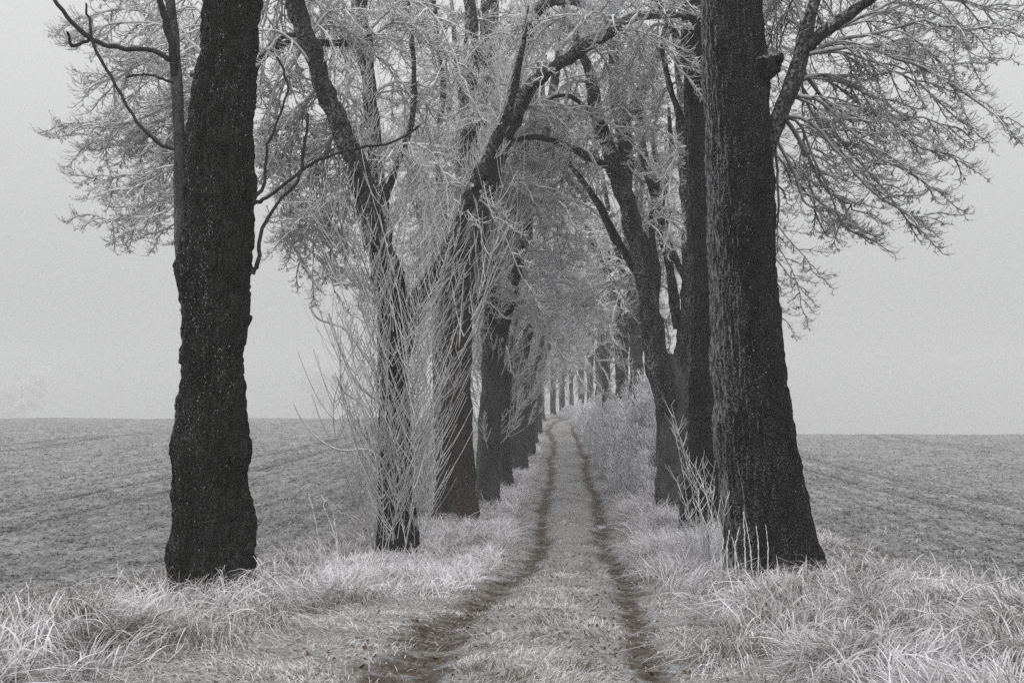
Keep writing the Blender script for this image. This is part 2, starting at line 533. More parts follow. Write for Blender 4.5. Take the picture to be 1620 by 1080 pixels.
class Crown:
    def __init__(self, thick=1.0, ter=1.0):
        self.lv = {9: ([], [], []), 6: ([], [], []), 4: ([], [], [])}
        self.boughs = []
        self.thick, self.ter = thick, ter
    def spray(self, p, yaw, pitch, size, tint=None):
        tp = SPRAYS[rng.integers(len(SPRAYS))]
        tint = rng.random() ** 2 * .6 if tint is None else tint
        flip = np.array([1, -1 if rng.random() < .5 else 1, 1])
        for (P, Rr) in tp:
            if P.shape[1] == 4 and self.ter < 1:
                kp = rng.random(len(P)) < self.ter
                P, Rr = P[kp], Rr[kp]
            sh = P.shape
            Q = rotz(roty((P * flip * size).reshape(-1, 3), pitch), yaw).reshape(sh) + p
            L = self.lv[sh[1]]
            L[0].append(Q); L[1].append(Rr * self.thick * (0.75 + 0.25 * size)); L[2].append(np.full(len(Q), tint))
    def bough(self, P, r0, r1, nspray, size, t0=0.15, spread=1.2, pitch=(-0.7, 0.35), tint=None, n=14):
        """A thin branch with sprays along it."""
        P = np.array(P, float); P = P[0] + (P - P[0]) * rng.uniform(.82, 1.1)
        Q = resample(P, n)
        Q = Q + rng.normal(size=Q.shape) * 0.02 * np.linspace(0, 1, n)[:, None]
        self.boughs.append((Q, np.linspace(r0, r1, n), 0.55 if tint is None else tint))
        for i in range(nspray):
            s = t0 + (1 - t0) * (i + rng.uniform(0, .9)) / nspray
            x = min(s, .999) * (n - 1); j = int(x)
            p = Q[j] * (1 - x + j) + Q[j + 1] * (x - j)
            d = Q[j + 1] - Q[j]
            yaw = math.atan2(d[1], d[0]) + rng.uniform(.25, 1) * spread * (1 if i % 2 else -1)
            self.spray(p, yaw, rng.uniform(*pitch), size * rng.uniform(.7, 1.2) * (1.1 - .35 * s))
        d = Q[-1] - Q[-2]
        self.spray(Q[-1], math.atan2(d[1], d[0]), math.atan2(d[2], math.hypot(d[0], d[1])) * .6, size * .8)
    def build(self, mat, parent, local=False, name='crown'):
        A = Acc()
        for k, s in ((9, 5), (6, 3), (4, 3)):
            P, Rr, t = self.lv[k]
            if P: A.tubes(np.concatenate(P), np.concatenate(Rr), s, np.concatenate(t))
        for Q, r, t in self.boughs:
            A.tubes(Q, r, 6, np.array([t]))
        return A.build(name, mat, parent, local=local)

def wobble_tube(A, P, Rr, s, n, amp=0.25, freq=5.0, mat=0, tint=0.0, kink=.30):
    """Thick limb with rough bark."""
    C = resample(np.column_stack([P, Rr]), n)
    Q, r = C[:, :3], np.maximum(C[:, 3], 0.004)
    kn = np.stack([fbm(Q[:, 0] * 1.7, Q[:, 1] * 1.7, Q[:, 2] * 1.7 + 31 * i_, 3) for i_ in range(3)], -1)
    Q = Q + kn * r.max() * kink * np.sin(np.linspace(0, math.pi, n))[:, None]
    T = norm(np.gradient(Q, axis=0))
    ref = np.array([0.13, 0.98, 0.1]) if abs(T[:, 1].mean()) < .8 else np.array([1, 0, 0.1])
    n1 = norm(ref - T * (T @ ref)[:, None]); n2 = np.cross(T, n1)
    ang = np.arange(s) * 2 * math.pi / s
    dirs = n1[:, None] * np.cos(ang)[None, :, None] + n2[:, None] * np.sin(ang)[None, :, None]
    V = Q[:, None] + dirs * r[:, None, None]
    w = fbm(V[..., 0] * freq, V[..., 1] * freq, V[..., 2] * freq * .5, 3)
    lump = (vnoise(Q[:, 0] * 2.2, Q[:, 1] * 2.2, Q[:, 2] * 2.2) + 1.6 * np.clip(vnoise(Q[:, 0] * 4, Q[:, 1] * 4, Q[:, 2] * 4 + 9) - .35, 0, 1))[:, None]
    V = Q[:, None] + dirs * (r[:, None] * (1 + amp * .6 * w + amp * .55 * lump))[..., None]
    idx = np.arange(n * s).reshape(n, s)
    a, b = idx[:-1], idx[1:]
    q = np.stack([a, np.roll(a, -1, 1), np.roll(b, -1, 1), b], -1).reshape(-1, 4)
    A.add(V.reshape(-1, 3), q, None, np.full(n * s, tint), mat)

def px_path(pts, Y0, Y1):
    """[(x, y, width)] in the photo at distances Y0..Y1 -> points and radii."""
    m = len(pts); P, r = [], []
    for i, (x, y, w) in enumerate(pts):
        Y = Y0 + (Y1 - Y0) * i / (m - 1)
        P.append(at(x, y, Y)); r.append(w * .5 * Y / F)
    return np.array(P), np.array(r)

def limb_obj(parent, pts, Y0, Y1, mat=None, s=14, amp=0.3, name='limb'):
    P, r = px_path(pts, Y0, Y1)
    A = Acc(); wobble_tube(A, P, r, s, max(20, len(pts) * 14), amp, 7.0)
    A.build(name, mat or M_LIMB, parent)
    return P, r

def big_trunk(parent, Y, rows_, zbase, ztop, seed, mat, ring=0.018, s=150, bark=0.03, lump=0.03, flare=0.25, flakes=3000, rtop=0.12, lean=(0, 0)):
    """Trunk with real bark relief. rows_ = [(y, xl, xr)] from the photo, top to bottom."""
    z, cx, r = [], [], []
    for (y, xl, xr) in rows_:
        p = at((xl + xr) / 2, y, Y); z.append(p[2]); cx.append(p[0]); r.append((xr - xl) / 2 * Y / F - bark * .35)
    z, cx, r = np.array(z)[::-1], np.array(cx)[::-1], np.array(r)[::-1]
    zz = np.concatenate([np.arange(zbase - 0.3, z[-1] + .3, ring), np.linspace(z[-1] + .35, ztop, 30)])
    cxx = np.interp(zz, z, cx); rr = np.interp(zz, z, r)
    kk = np.hanning(max(5, int(0.35 / ring) | 1)); kk /= kk.sum()
    h = len(kk) // 2
    cxx = np.convolve(np.pad(cxx, h, 'edge'), kk, 'valid'); rr = np.convolve(np.pad(rr, h, 'edge'), kk, 'valid')
    above = np.clip((zz - z[-1]) / (ztop - z[-1]), 0, 1)
    rr = rr * (1 - above) + rtop * above
    cxx = cxx + above ** 1.3 * lean[0]; cy = Y + above ** 1.3 * lean[1]
    th = np.arange(s) * 2 * math.pi / s
    TH, Z2 = np.meshgrid(th, zz)
    RR = rr[:, None] * np.ones_like(TH)
    low = np.exp(-np.clip(Z2 - zbase, 0, 9) / 0.35)
    ph = seed * 1.7
    RR = RR * (1 + flare * low * (0.4 + 0.6 * np.sin(TH * 5 + ph) * np.sin(TH * 2 + ph * .7)) + 0.05 * np.sin(TH * 3 + Z2 * .8 + ph) )
    c, s_ = np.cos(TH), np.sin(TH)
    k = seed * 13.1
    RR = RR + lump * fbm(c * 1.1 + k, s_ * 1.1, Z2 * 2.2, 3)
    cr = vnoise(c * rr.mean() * 26 + k + vnoise(c * 2, s_ * 2, Z2 * 3) * .5, s_ * rr.mean() * 26, Z2 * 1.3)
    cr2 = vnoise(c * rr.mean() * 60 + k, s_ * rr.mean() * 60, Z2 * 4.0)
    RR = RR + bark * (0.5 - 2.2 * np.abs(cr) * (np.abs(cr) < .5) ) * .5 + bark * .45 * cr2 + bark * .3 * fbm(c * rr.mean() * 40 + k, s_ * rr.mean() * 40, Z2 * 11, 2)
    V = np.stack([cxx[:, None] + RR * c, (cy if np.ndim(cy) else cy) * np.ones_like(TH) if np.ndim(cy) == 0 else cy[:, None] + RR * s_ * 1.0, Z2], -1)
    if np.ndim(cy) == 0: V[..., 1] = cy + RR * s_
    n_ = len(zz)
    idx = np.arange(n_ * s).reshape(n_, s)
    a, b = idx[:-1], idx[1:]
    q = np.stack([a, np.roll(a, -1, 1), np.roll(b, -1, 1), b], -1).reshape(-1, 4)
    A = Acc(); A.add(V.reshape(-1, 3), q)
    # rime flakes clinging to the bark plates
    if flakes:
        rows_n = int((n_ - 31))
        ii = rng.integers(0, rows_n, flakes * 3); jj = rng.integers(0, s, flakes * 3)
        dens = 1.5 * fbm(np.cos(th[jj]) * 3 + k, np.sin(th[jj]) * 3, zz[ii] * .9, 4) + 1.6 * np.clip(-np.cos(th[jj]) - .25, 0, 1)
        keep = dens > rng.uniform(.1, 1.7, len(ii)); ii, jj = ii[keep][:flakes], jj[keep][:flakes]
        p = V[ii, jj]; N = np.stack([np.cos(th[jj]), np.sin(th[jj]), 0 * th[jj]], -1)
        tdir = norm(np.cross(N, [0, 0, 1.0]) + rng.normal(size=N.shape) * .5)
        up = norm(np.array([0, 0, 1.0]) + N * rng.uniform(-.2, 1.0, (len(N), 1)) + rng.normal(size=N.shape) * .3)
        sz = rng.uniform(.0018, .0055, (len(N), 1)); hz = sz * rng.uniform(1.5, 4.5, (len(N), 1))
        c0 = p + N * .006
        W = np.stack([c0 - tdir * sz, c0 + tdir * sz, c0 + tdir * sz * .6 + up * hz, c0 - tdir * sz * .5 + up * hz], 1).reshape(-1, 3)
        A.add(W, np.arange(len(W)).reshape(-1, 4), mat=1)
    return A.build('trunk', [mat, M_FLAKE], parent)

def shoot_geo(A, base, d, h, r, tint=0.0, idx=None, wid=1.0):
    """One frosted shoot: base point, lean direction (unit, mostly up), height h."""
    P, B = SHOOTS[rng.integers(len(SHOOTS)) if idx is None else idx]
    a = rng.uniform(0, 6.28)
    d = norm(np.asarray(d, float))
    x = norm(np.cross([0.2, 1, 0], d)); y = np.cross(d, x)
    Mx = np.stack([x * wid, y * wid, d], 0)
    f = lambda Q: rotz((Q * h).reshape(-1, 3), a) @ Mx
    Q = f(P) + base
    # young shoots curve back upwards
    t = np.linspace(0, 1, 9)[:, None]
    bend = np.array([-d[0], -d[1], 0]) * .16 * h
    Q = Q + bend * t ** 2
    Q = Q + np.cumsum(rng.normal(size=Q.shape) * [.010, .010, 0], 0) * h * np.linspace(0, 1, 9)[:, None]
    Q2 = resample(Q, 34)
    A.tubes(Q2 + rng.normal(size=Q2.shape) * r * .25, np.linspace(r, r * .35, 34) * rng.uniform(.65, 1.25, 34), 5, np.array([tint]))
    Bq = f(B).reshape(B.shape) + base
    tb = np.clip(((B[:, :, 2])), 0, 1)[..., None]
    Bq = Bq + bend * tb ** 2
    A.tubes(Bq, np.broadcast_to(np.linspace(r * .7, r * .5, 5), B.shape[:2]) * rng.uniform(.7, 1.3, B.shape[:2]), 4, np.full(len(B), tint))

# ------------------------------------------------------------------ first tree of the left row
z0 = float(gz(-3.26, 11.0))
L1 = empty('roadside_tree', (-3.26, 11.0, z0))
tag(L1, 'knobbly dark trunk nearest the camera on the left, standing alone before the field, with a slim stem rising beside it', 'tree', 'trees of the left row')
L1['label'] = 'knobbly dark tree nearest the camera on the left with a slim stem beside it'
big_trunk(L1, 11.0, [(-40, 318, 412), (0, 316, 412), (80, 315, 408), (150, 305, 404), (200, 299, 400), (250, 296, 400), (300, 297, 406), (340, 300, 402), (385, 290, 400), (425, 279, 400), (465, 288, 394), (520, 292, 391), (600, 291, 390), (680, 282, 388), (715, 277, 394), (760, 278, 392), (800, 275, 401), (860, 268, 397), (920, 262, 398)],
          z0, 13.5, 1.0, M_BARK1, ring=0.014, s=190, bark=0.060, lump=0.040, flare=.04, flakes=5600, lean=(-.3, .5))
# slim secondary stem
limb_obj(L1, [(290, 425, 20), (286, 380, 19), (287, 300, 20), (283, 200, 19), (278, 120, 18), (274, 60, 16), (268, 0, 15), (258, -60, 13), (250, -200, 9)], 10.95, 10.9, M_BARKG, name='side_stem', amp=.18)
cr = Crown(.9)
def thin(cr, pts, Y0, Y1, tint=1.0, n=26):
    P, r = px_path(pts, Y0, Y1)
    C = resample(np.column_stack([P, r]), n)
    cr.boughs.append((C[:, :3] + rng.normal(size=(n, 3)) * .006, np.maximum(C[:, 3], .003), tint))
crd = Crown(.8)
for pts in ([(272, 97, 9), (240, 80, 8), (180, 74, 8), (145, 62, 8), (110, 30, 7), (80, -10, 6), (60, -40, 5)],
            [(280, 238, 6), (250, 225, 6), (215, 190, 5), (180, 130, 5), (150, 75, 5), (140, 30, 4), (135, 5, 3)],
            [(277, 120, 12), (272, 70, 12), (258, 20, 11), (248, -20, 9), (235, -80, 7)],
            [(400, 322, 8), (425, 312, 6), (470, 275, 5), (510, 250, 5), (560, 235, 5), (620, 225, 4), (662, 200, 4)],
            [(398, 432, 9), (410, 410, 7), (412, 370, 6), (440, 320, 5), (470, 290, 5), (480, 240, 5), (488, 180, 4)],
            [(402, 315, 7), (418, 290, 6), (422, 240, 5), (440, 190, 4), (455, 140, 4), (440, 90, 4)],
            [(145, 62, 6), (115, 72, 5), (108, 52, 4)],
            [(200, 122, 4), (235, 118, 4), (272, 130, 5)]):
    thin(crd, pts, 10.9, 10.5)
crd.build(M_DTWIG, L1, name='branch')
ctop = Crown()
for i in range(5):
    a = rng.uniform(0, 6.28); zb_ = rng.uniform(6.9, 12)
    d = np.array([math.cos(a), math.sin(a), 0]); b0 = np.array([-3.3, 11.1, zb_]); L = rng.uniform(1.4, 2.6)
    ctop.bough([b0, b0 + d * L * .5 + [0, 0, .6], b0 + d * L + [0, 0, .8]], .035, .012, 8, 1.0)
ctop.build(M_TWIG, L1)

# ------------------------------------------------------------------ first tree of the right row
z0 = float(gz(3.2, 13.0))
R1 = empty('roadside_tree', (3.2, 13.0, z0))
tag(R1, 'massive black trunk nearest the camera on the right, flaring widely at its foot', 'tree', 'trees of the right row')
big_trunk(R1, 13.0, [(-40, 1104, 1204), (0, 1104, 1206), (100, 1108, 1212), (200, 1112, 1218), (300, 1116, 1224), (400, 1120, 1228), (500, 1124, 1236), (600, 1128, 1246), (700, 1134, 1258), (760, 1138, 1268), (820, 1146, 1280), (860, 1150, 1290), (900, 1146, 1302)],
          z0, 14.0, 2.3, M_BARK2, ring=0.018, s=190, bark=0.036, lump=0.030, flare=.16, flakes=5200, rtop=.2, lean=(.2, .4))
limb_obj(R1, [(1186, 116, 30), (1204, 106, 44), (1219, 102, 38), (1228, 98, 22), (1231, 97, 6)], 12.9, 12.75, M_BARK2, s=28, amp=.9, name='burl')
limb_obj(R1, [(1200, 270, 26), (1224, 212, 28), (1246, 150, 28), (1262, 95, 27), (1278, 40, 24), (1296, -20, 20), (1310, -120, 15), (1330, -260, 9)], 13.0, 12.6, M_LIMB)
limb_obj(R1, [(1262, 95, 20), (1300, 55, 20), (1345, 20, 18), (1395, -12, 15), (1460, -50, 10)], 12.8, 12.0, M_LIMB)
cr = Crown(.88, ter=.85)
def pb(cr, pts, Y0, Y1, ns, size, spread=.9, pitch=(-.75, .25), r0=.03, r1=.01, t0=.15, tint=None, extra=1):
    P = [at(x, y, Y0 + (Y1 - Y0) * i / (len(pts) - 1)) for i, (x, y) in enumerate(pts)]
    cr.bough(P, r0, r1, int(ns * .9), size, t0, spread, pitch, tint)
    for k in range(extra):
        J = (np.cumsum(rng.normal(size=(len(P), 3)) * [.12, .1, .10], 0) + [0, .9, 0]) * np.linspace(0, 1, len(P))[:, None]
        cr.bough(np.array(P) + J, r0 * .7, r1, int(ns * .8), size, t0, spread, pitch, tint)

def fill(cr, P, n, L=(1.2, 2.6), size=1.0, t=(.2, 1.0), yaw=None, ys=3.2, ns=9, rise=(.0, .5), fall=(0, .7)):
    Q = resample(P, 40)
    for i in range(n):
        b0 = Q[int(39 * rng.uniform(*t))]
        a = math.pi / 2 + rng.uniform(-2.0, 2.0) if yaw is None else yaw + rng.uniform(-.5, .5) * ys
        l_ = rng.uniform(*L); d = np.array([math.cos(a), math.sin(a), 0]); r_, f_ = rng.uniform(*rise), rng.uniform(*fall)
        cr.bough([b0, b0 + d * l_ * .4 + [0, 0, l_ * r_ * .6], b0 + d * l_ * .75 + [0, 0, l_ * (r_ * .5 - f_ * .3)], b0 + d * l_ + [0, 0, -l_ * f_]],
                 .03, .011, ns, size, t0=.08, spread=1.3)
for pts, Y0, Y1, ns, sz in (
    ([(1262, 95), (1330, 62), (1400, 48), (1470, 30), (1540, 45), (1590, 40)], 12.8, 12.0, 16, .75),
    ([(1300, 55), (1380, 20), (1450, -10), (1540, -5), (1600, 10)], 12.8, 12.5, 15, .8),
    ([(1280, 85), (1350, 75), (1420, 95), (1490, 130), (1560, 175)], 12.7, 12.2, 16, .75),
    ([(1250, 130), (1310, 118), (1380, 150), (1450, 185), (1530, 205)], 12.9, 13.5, 16, .75),
    ([(1245, 150), (1300, 160), (1350, 210), (1410, 260), (1480, 300)], 12.9, 12.4, 16, .75),
    ([(1235, 185), (1280, 190), (1330, 240), (1380, 300), (1440, 345), (1490, 360)], 13.0, 12.6, 15, .7),
    ([(1235, 180), (1265, 220), (1300, 290), (1340, 330), (1370, 345)], 13.0, 13.8, 13, .65),
    ([(1225, 215), (1250, 260), (1275, 320), (1300, 350)], 13.0, 13.6, 9, .6),
    ([(1262, 95), (1290, 140), (1340, 190), (1400, 190), (1450, 215)], 12.8, 14.5, 14, .8),
    ([(1278, 40), (1300, -10), (1360, -50), (1440, -60)], 12.7, 13.5, 12, .85),
    ([(1290, 0), (1250, -40), (1230, -100), (1220, -150)], 12.7, 13.5, 9, .9),
    ([(1275, 50), (1260, 10), (1235, -10), (1222, 60)], 12.7, 14, 8, .7)):
    pb(cr, pts, Y0, Y1, ns, sz, extra=1, spread=.75)
for i in range(5):
    a = rng.uniform(0, 6.28); zb_ = rng.uniform(8, 13)
    d = np.array([math.cos(a), math.sin(a), 0]); b0 = np.array([3.15, 13.1, zb_]); L = rng.uniform(1.6, 3.0)
    cr.bough([b0, b0 + d * L * .5 + [0, 0, .6], b0 + d * L + [0, 0, .9]], .04, .012, 8, 1.1)
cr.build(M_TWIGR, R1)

# ------------------------------------------------------------------ second tree of the left row, wrapped in shoots
z0 = float(gz(-1.94, 17.0))
L2 = empty('roadside_tree', (-1.94, 17.0, z0))
tag(L2, 'forked left row tree wrapped in a dense basket of upright frosted shoots', 'tree', 'trees of the left row')
big_trunk(L2, 17.0, [(430, 596, 640), (500, 598, 642), (600, 597, 645), (680, 597, 650), (760, 599, 654), (830, 598, 660), (870, 594, 664)],
          z0, at(612, 400, 17)[2], 3.1, M_BARK1, ring=0.03, s=80, bark=0.03, lump=0.03, flare=.2, flakes=900, rtop=.08)
l2a, _ = limb_obj(L2, [(614, 470, 38), (602, 410, 40), (588, 345, 39), (566, 270, 36), (540, 200, 33), (510, 130, 32), (486, 65, 30), (468, 0, 28), (450, -60, 25), (440, -220, 14)], 17.0, 16.0, M_LIMBD, amp=.35)
l2b, _ = limb_obj(L2, [(612, 480, 28), (612, 400, 24), (604, 320, 22), (590, 230, 22), (586, 150, 21), (578, 80, 20), (572, 0, 19), (566, -120, 15), (560, -260, 9)], 17.05, 17.6, M_LIMB)
l2c, _ = limb_obj(L2, [(632, 580, 26), (648, 520, 26), (665, 470, 26), (690, 430, 25), (720, 370, 24), (750, 300, 24), (775, 250, 22), (798, 190, 18), (815, 130, 13), (828, 70, 8), (836, 10, 3)], 17.0, 16.5, M_LIMBD, amp=.35)
limb_obj(L2, [(580, 80, 11), (560, 70, 11), (520, 68, 12), (470, 66, 12), (436, 74, 12), (412, 98, 11), (392, 120, 10), (350, 120, 9), (300, 118, 8)], 17.4, 16.2, M_LIMB, s=8)
limb_obj(L2, [(478, 55, 10), (446, 58, 10), (420, 80, 9), (400, 110, 9), (370, 150, 8)], 16.3, 15.9, M_LIMB, s=8)
limb_obj(L2, [(604, 330, 12), (630, 255, 11), (650, 195, 10), (656, 120, 9), (650, 40, 7), (640, -40, 4)], 17.2, 18, M_LIMBD, s=8)
cr = Crown(1.15, ter=.85)
for pts, Y0, Y1, ns, sz in (
    ([(392, 120), (330, 100), (260, 80), (200, 100), (150, 130)], 16.2, 16.0, 14, .85),
    ([(370, 120), (300, 150), (240, 180), (180, 200), (130, 190)], 16.2, 15.8, 15, .85),
    ([(350, 140), (290, 200), (230, 240), (170, 240), (115, 225)], 16.2, 16.4, 15, .8),
    ([(350, 160), (300, 240), (250, 280), (200, 300), (160, 290)], 16.1, 16.0, 14, .75),
    ([(350, 180), (310, 270), (270, 330), (225, 350), (205, 345)], 16.1, 15.8, 12, .65),
    ([(350, 130), (300, 60), (230, 20), (150, 20), (110, 30)], 16.1, 16.4, 14, .9),
    ([(350, 100), (320, 20), (260, -30), (180, -40)], 16.1, 16.6, 12, .95),
    ([(330, 110), (290, 150), (260, 220), (235, 280), (215, 330)], 16.4, 17.0, 13, .75),
    ([(486, 65), (440, 130), (425, 210), (440, 300), (450, 350)], 16.4, 16.8, 16, .8),
    ([(510, 130), (470, 180), (450, 260), (460, 350), (480, 410)], 16.5, 17.3, 16, .8),
    ([(540, 200), (500, 250), (480, 330), (500, 420), (520, 450)], 16.8, 17.4, 16, .75),
    ([(470, 10), (430, -10), (415, 60), (420, 130)], 16.2, 16.5, 12, .85),
    ([(560, 250), (530, 310), (510, 380), (530, 470)], 16.9, 18.0, 13, .7),
    ([(580, 80), (620, 30), (680, 40), (720, 90)], 17.3, 16.5, 13, .85),
    ([(586, 150), (630, 130), (670, 160), (700, 220)], 17.3, 18, 13, .8),
    ([(575, 20), (540, -20), (510, 10), (500, 60)], 17.3, 17.8, 12, .85),
    ([(590, 230), (640, 240), (670, 290), (680, 350)], 17.2, 18.2, 12, .75),
    ([(486, 65), (520, 20), (560, 20), (600, 60)], 16.3, 15.8, 13, .85),
    ([(575, 0), (600, -40), (640, -30), (670, 30)], 17.4, 18.2, 12, .8)):
    pb(cr, pts, Y0 + .3, Y1 + .6, int(ns * 1.0), sz, extra=2 if pts[-1][0] < 560 else 1)
fill(cr, l2a, 7, t=(.25, 1), yaw=math.pi * .8, size=.9)
fill(cr, l2b, 9, t=(.15, 1), size=.9)
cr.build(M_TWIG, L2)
c0 = np.array([-1.94, 17.0])
for i in range(72):
    A = Acc()
    a = rng.uniform(0, 6.28)
    if i < 38:
        b = np.array([c0[0] + .33 * math.cos(a), c0[1] + .30 * math.sin(a), 0]); b[2] = z0 - .05
        h = rng.uniform(2.0, 7.2); le = rng.uniform(.0, .15)
    else:
        zz_ = rng.uniform(1.0, 4.5)
        b = np.array([c0[0] + .28 * math.cos(a), c0[1] + .26 * math.sin(a), z0 + zz_])
        h = rng.uniform(1.3, 3.8); le = rng.uniform(.15, .6)
    d = np.array([math.cos(a) * le + (.03 if i % 3 else .12), math.sin(a) * le - .03, 1.0])
    shoot_geo(A, b, d, h, rng.uniform(.006, .012), rng.random() * .8)
    if i < 6:
        pass
    A.build('shoot', M_SHOOT, L2)
for pts in ([(622, 745, 5), (585, 712, 4), (540, 712, 3), (505, 695, 2.6), (478, 665, 2.2), (465, 640, 1.6)],
            [(602, 600, 6), (575, 560, 5), (545, 520, 5), (505, 505, 4), (490, 485, 3)],
            [(610, 640, 6), (580, 620, 5), (555, 590, 5), (535, 540, 4), (520, 495, 4)],
            [(600, 700, 5), (570, 640, 5), (545, 620, 4), (535, 600, 3)],
            [(650, 700, 5), (680, 680, 4), (698, 640, 4), (700, 630, 3)]):
    P, r = px_path(pts, 16.8, 16.2); A = Acc()
    C = resample(np.column_stack([P, r]), 20); A.tubes(C[:, :3], C[:, 3], 5, np.array([.2])); A.build('shoot', M_SHOOT, L2)

# ------------------------------------------------------------------ third tree of the left row, big with arching limb
z0 = float(gz(-1.28, 23.0))
L3 = empty('roadside_tree', (-1.28, 23.0, z0))
tag(L3, 'stout brownish left row tree whose thick limb arches right over the track', 'tree', 'trees of the left row')
big_trunk(L3, 23.0, [(440, 696, 748), (480, 692, 748), (540, 686, 747), (620, 684, 746), (700, 688, 748), (770, 688, 752), (815, 684, 757)],
          z0, at(720, 400, 23)[2], 4.4, M_BARKB, ring=0.04, s=90, bark=0.022, lump=0.03, flare=.15, flakes=500, rtop=.1)
l3a, _ = limb_obj(L3, [(722, 480, 40), (728, 400, 34), (733, 310, 32), (740, 220, 28), (744, 130, 24), (744, 40, 22), (742, -60, 18), (740, -200, 10)], 23, 22.6, M_LIMBD)
l3b, _ = limb_obj(L3, [(725, 490, 30), (748, 400, 26), (772, 300, 26), (800, 215, 25), (822, 165, 23), (850, 130, 22), (890, 98, 21), (935, 68, 20), (975, 42, 18), (1015, 26, 15), (1060, 24, 11), (1110, 30, 7)], 22.0, 16.5, M_LIMB, s=18)
l3c, _ = limb_obj(L3, [(775, 300, 22), (792, 220, 20), (812, 140, 20), (828, 80, 19), (842, 35, 19), (862, 8, 17), (890, 0, 15), (925, 8, 12), (950, 30, 8), (975, 48, 5)], 22.0, 18.5, M_LIMB)
limb_obj(L3, [(738, 250, 20), (760, 160, 18), (772, 80, 16), (778, 0, 14), (786, -90, 9)], 22.8, 23.5, M_LIMB)
limb_obj(L3, [(750, 480, 13), (788, 400, 12), (820, 330, 12), (832, 250, 10), (842, 180, 8), (852, 100, 5)], 23, 23.6, M_LIMBD, s=8)
limb_obj(L3, [(728, 400, 14), (700, 320, 12), (692, 230, 11), (700, 140, 10), (690, 40, 8), (680, -60, 5)], 22.9, 23.8, M_LIMBD, s=8)
cr = Crown(1.3, ter=.85)
for pts, Y0, Y1, ns, sz in (
    ([(850, 130), (850, 190), (840, 250), (850, 300)], 21.5, 21, 14, .9), ([(890, 98), (900, 140), (880, 200), (870, 250)], 21, 20.5, 13, .9),
    ([(935, 68), (960, 100), (980, 150), (990, 200)], 20, 20, 13, .9), ([(975, 42), (1010, 70), (1030, 110), (1040, 150)], 20, 19.5, 12, .85),
    ([(842, 35), (810, 30), (780, 70), (760, 120)], 21.5, 21.5, 13, 1.0), ([(744, 130), (700, 110), (660, 140), (640, 200)], 22.6, 22, 15, 1.0),
    ([(740, 220), (700, 230), (660, 270), (640, 330)], 22.6, 22.5, 15, 1.0), ([(744, 40), (700, 10), (660, 20), (630, 70)], 22.6, 22.5, 15, 1.05),
    ([(733, 310), (690, 330), (660, 380), (650, 430)], 22.6, 23, 13, .9), ([(778, 0), (820, -30), (860, -20), (900, 40)], 23, 22, 13, 1.0),
    ([(890, 0), (940, -30), (990, -20), (1030, 20)], 21, 20, 13, 1.0), ([(772, 300), (800, 330), (815, 400), (810, 450)], 22, 21.5, 13, .9),
    ([(744, 100), (780, 60), (800, 90), (810, 160)], 22.5, 23.5, 13, .95), ([(1015, 26), (1050, 0), (1090, 20), (1100, 60)], 19.5, 19, 10, .8),
    ([(742, -60), (700, -90), (640, -60), (600, 0)], 22.6, 22, 15, 1.1), ([(800, 215), (830, 240), (850, 290), (860, 340)], 22, 23, 12, .9)):
    pb(cr, pts, Y0 + .6, Y1 + 1.6, int(ns * .75), sz, r0=.035, pitch=(-.9, .5))
fill(cr, l3a, 7, t=(.2, 1))
fill(cr, l3b, 7, t=(.15, .8))
fill(cr, l3b, 6, L=(.5, 1.2), size=.55, t=(.3, .95), yaw=-math.pi / 2, ys=2.5, ns=5)
fill(cr, l3c, 8, t=(.15, 1))
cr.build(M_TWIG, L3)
for i in range(32):
    A = Acc()
    q = rng.random()
    if i < 24:
        b = at(*((rng.uniform(690, 800)), rng.uniform(330, 500)), 22.6 + rng.uniform(-.4, .3))
    else:
        b = at(rng.uniform(755, 840), rng.uniform(280, 400), 22.0 + rng.uniform(-.4, .5))
    d = np.array([rng.uniform(.05, .75), rng.uniform(-.5, .3), 1.0])
    shoot_geo(A, b, d, rng.uniform(1.2, 3.2), rng.uniform(.013, .02), rng.random() * .4)
    A.build('shoot', M_SHOOT, L3)

def upright(parent, paths, n, h=(.7, 2.0), t=(.1, .95)):
    A = Acc()
    for i in range(n):
        Q = resample(paths[rng.integers(len(paths))], 40)
        b = Q[int(39 * rng.uniform(*t))]
        shoot_geo(A, b, [rng.uniform(-.7, .7), rng.uniform(-.3, .8), 1.0], rng.uniform(*h), rng.uniform(.006, .011), rng.random() * .5)
    A.build('shoot_cluster', M_SHOOT, parent)
upright(L2, [l2a, l2b, l2c], 90)
upright(L3, [l3a, l3b, l3c], 120, h=(.9, 2.4))

# ------------------------------------------------------------------ second and third trees of the right row
z0 = float(gz(3.43, 19.0))
R2 = empty('roadside_tree', (3.43, 19.0, z0))
tag(R2, 'straight rough trunk half hidden just behind the massive right trunk', 'tree', 'trees of the right row')
big_trunk(R2, 19.0, [(-40, 1078, 1110), (60, 1079, 1114), (200, 1082, 1120), (330, 1086, 1126), (460, 1090, 1130), (560, 1088, 1131), (650, 1084, 1133), (740, 1080, 1136), (850, 1072, 1140)],
          z0, 13.5, 5.2, M_BARK1, ring=0.03, s=90, bark=0.03, lump=0.03, flare=.15, flakes=1500, rtop=.12, lean=(.3, 0))
limb_obj(R2, [(1098, 140, 14), (1080, 90, 13), (1062, 40, 12), (1040, 0, 10), (1010, -60, 7)], 19, 18.5, M_LIMB, s=8)
limb_obj(R2, [(1096, 230, 12), (1075, 180, 11), (1055, 120, 10), (1048, 70, 9), (1060, 20, 7)], 19, 19.5, M_LIMB, s=8)
cr = Crown(1.2, ter=.85)
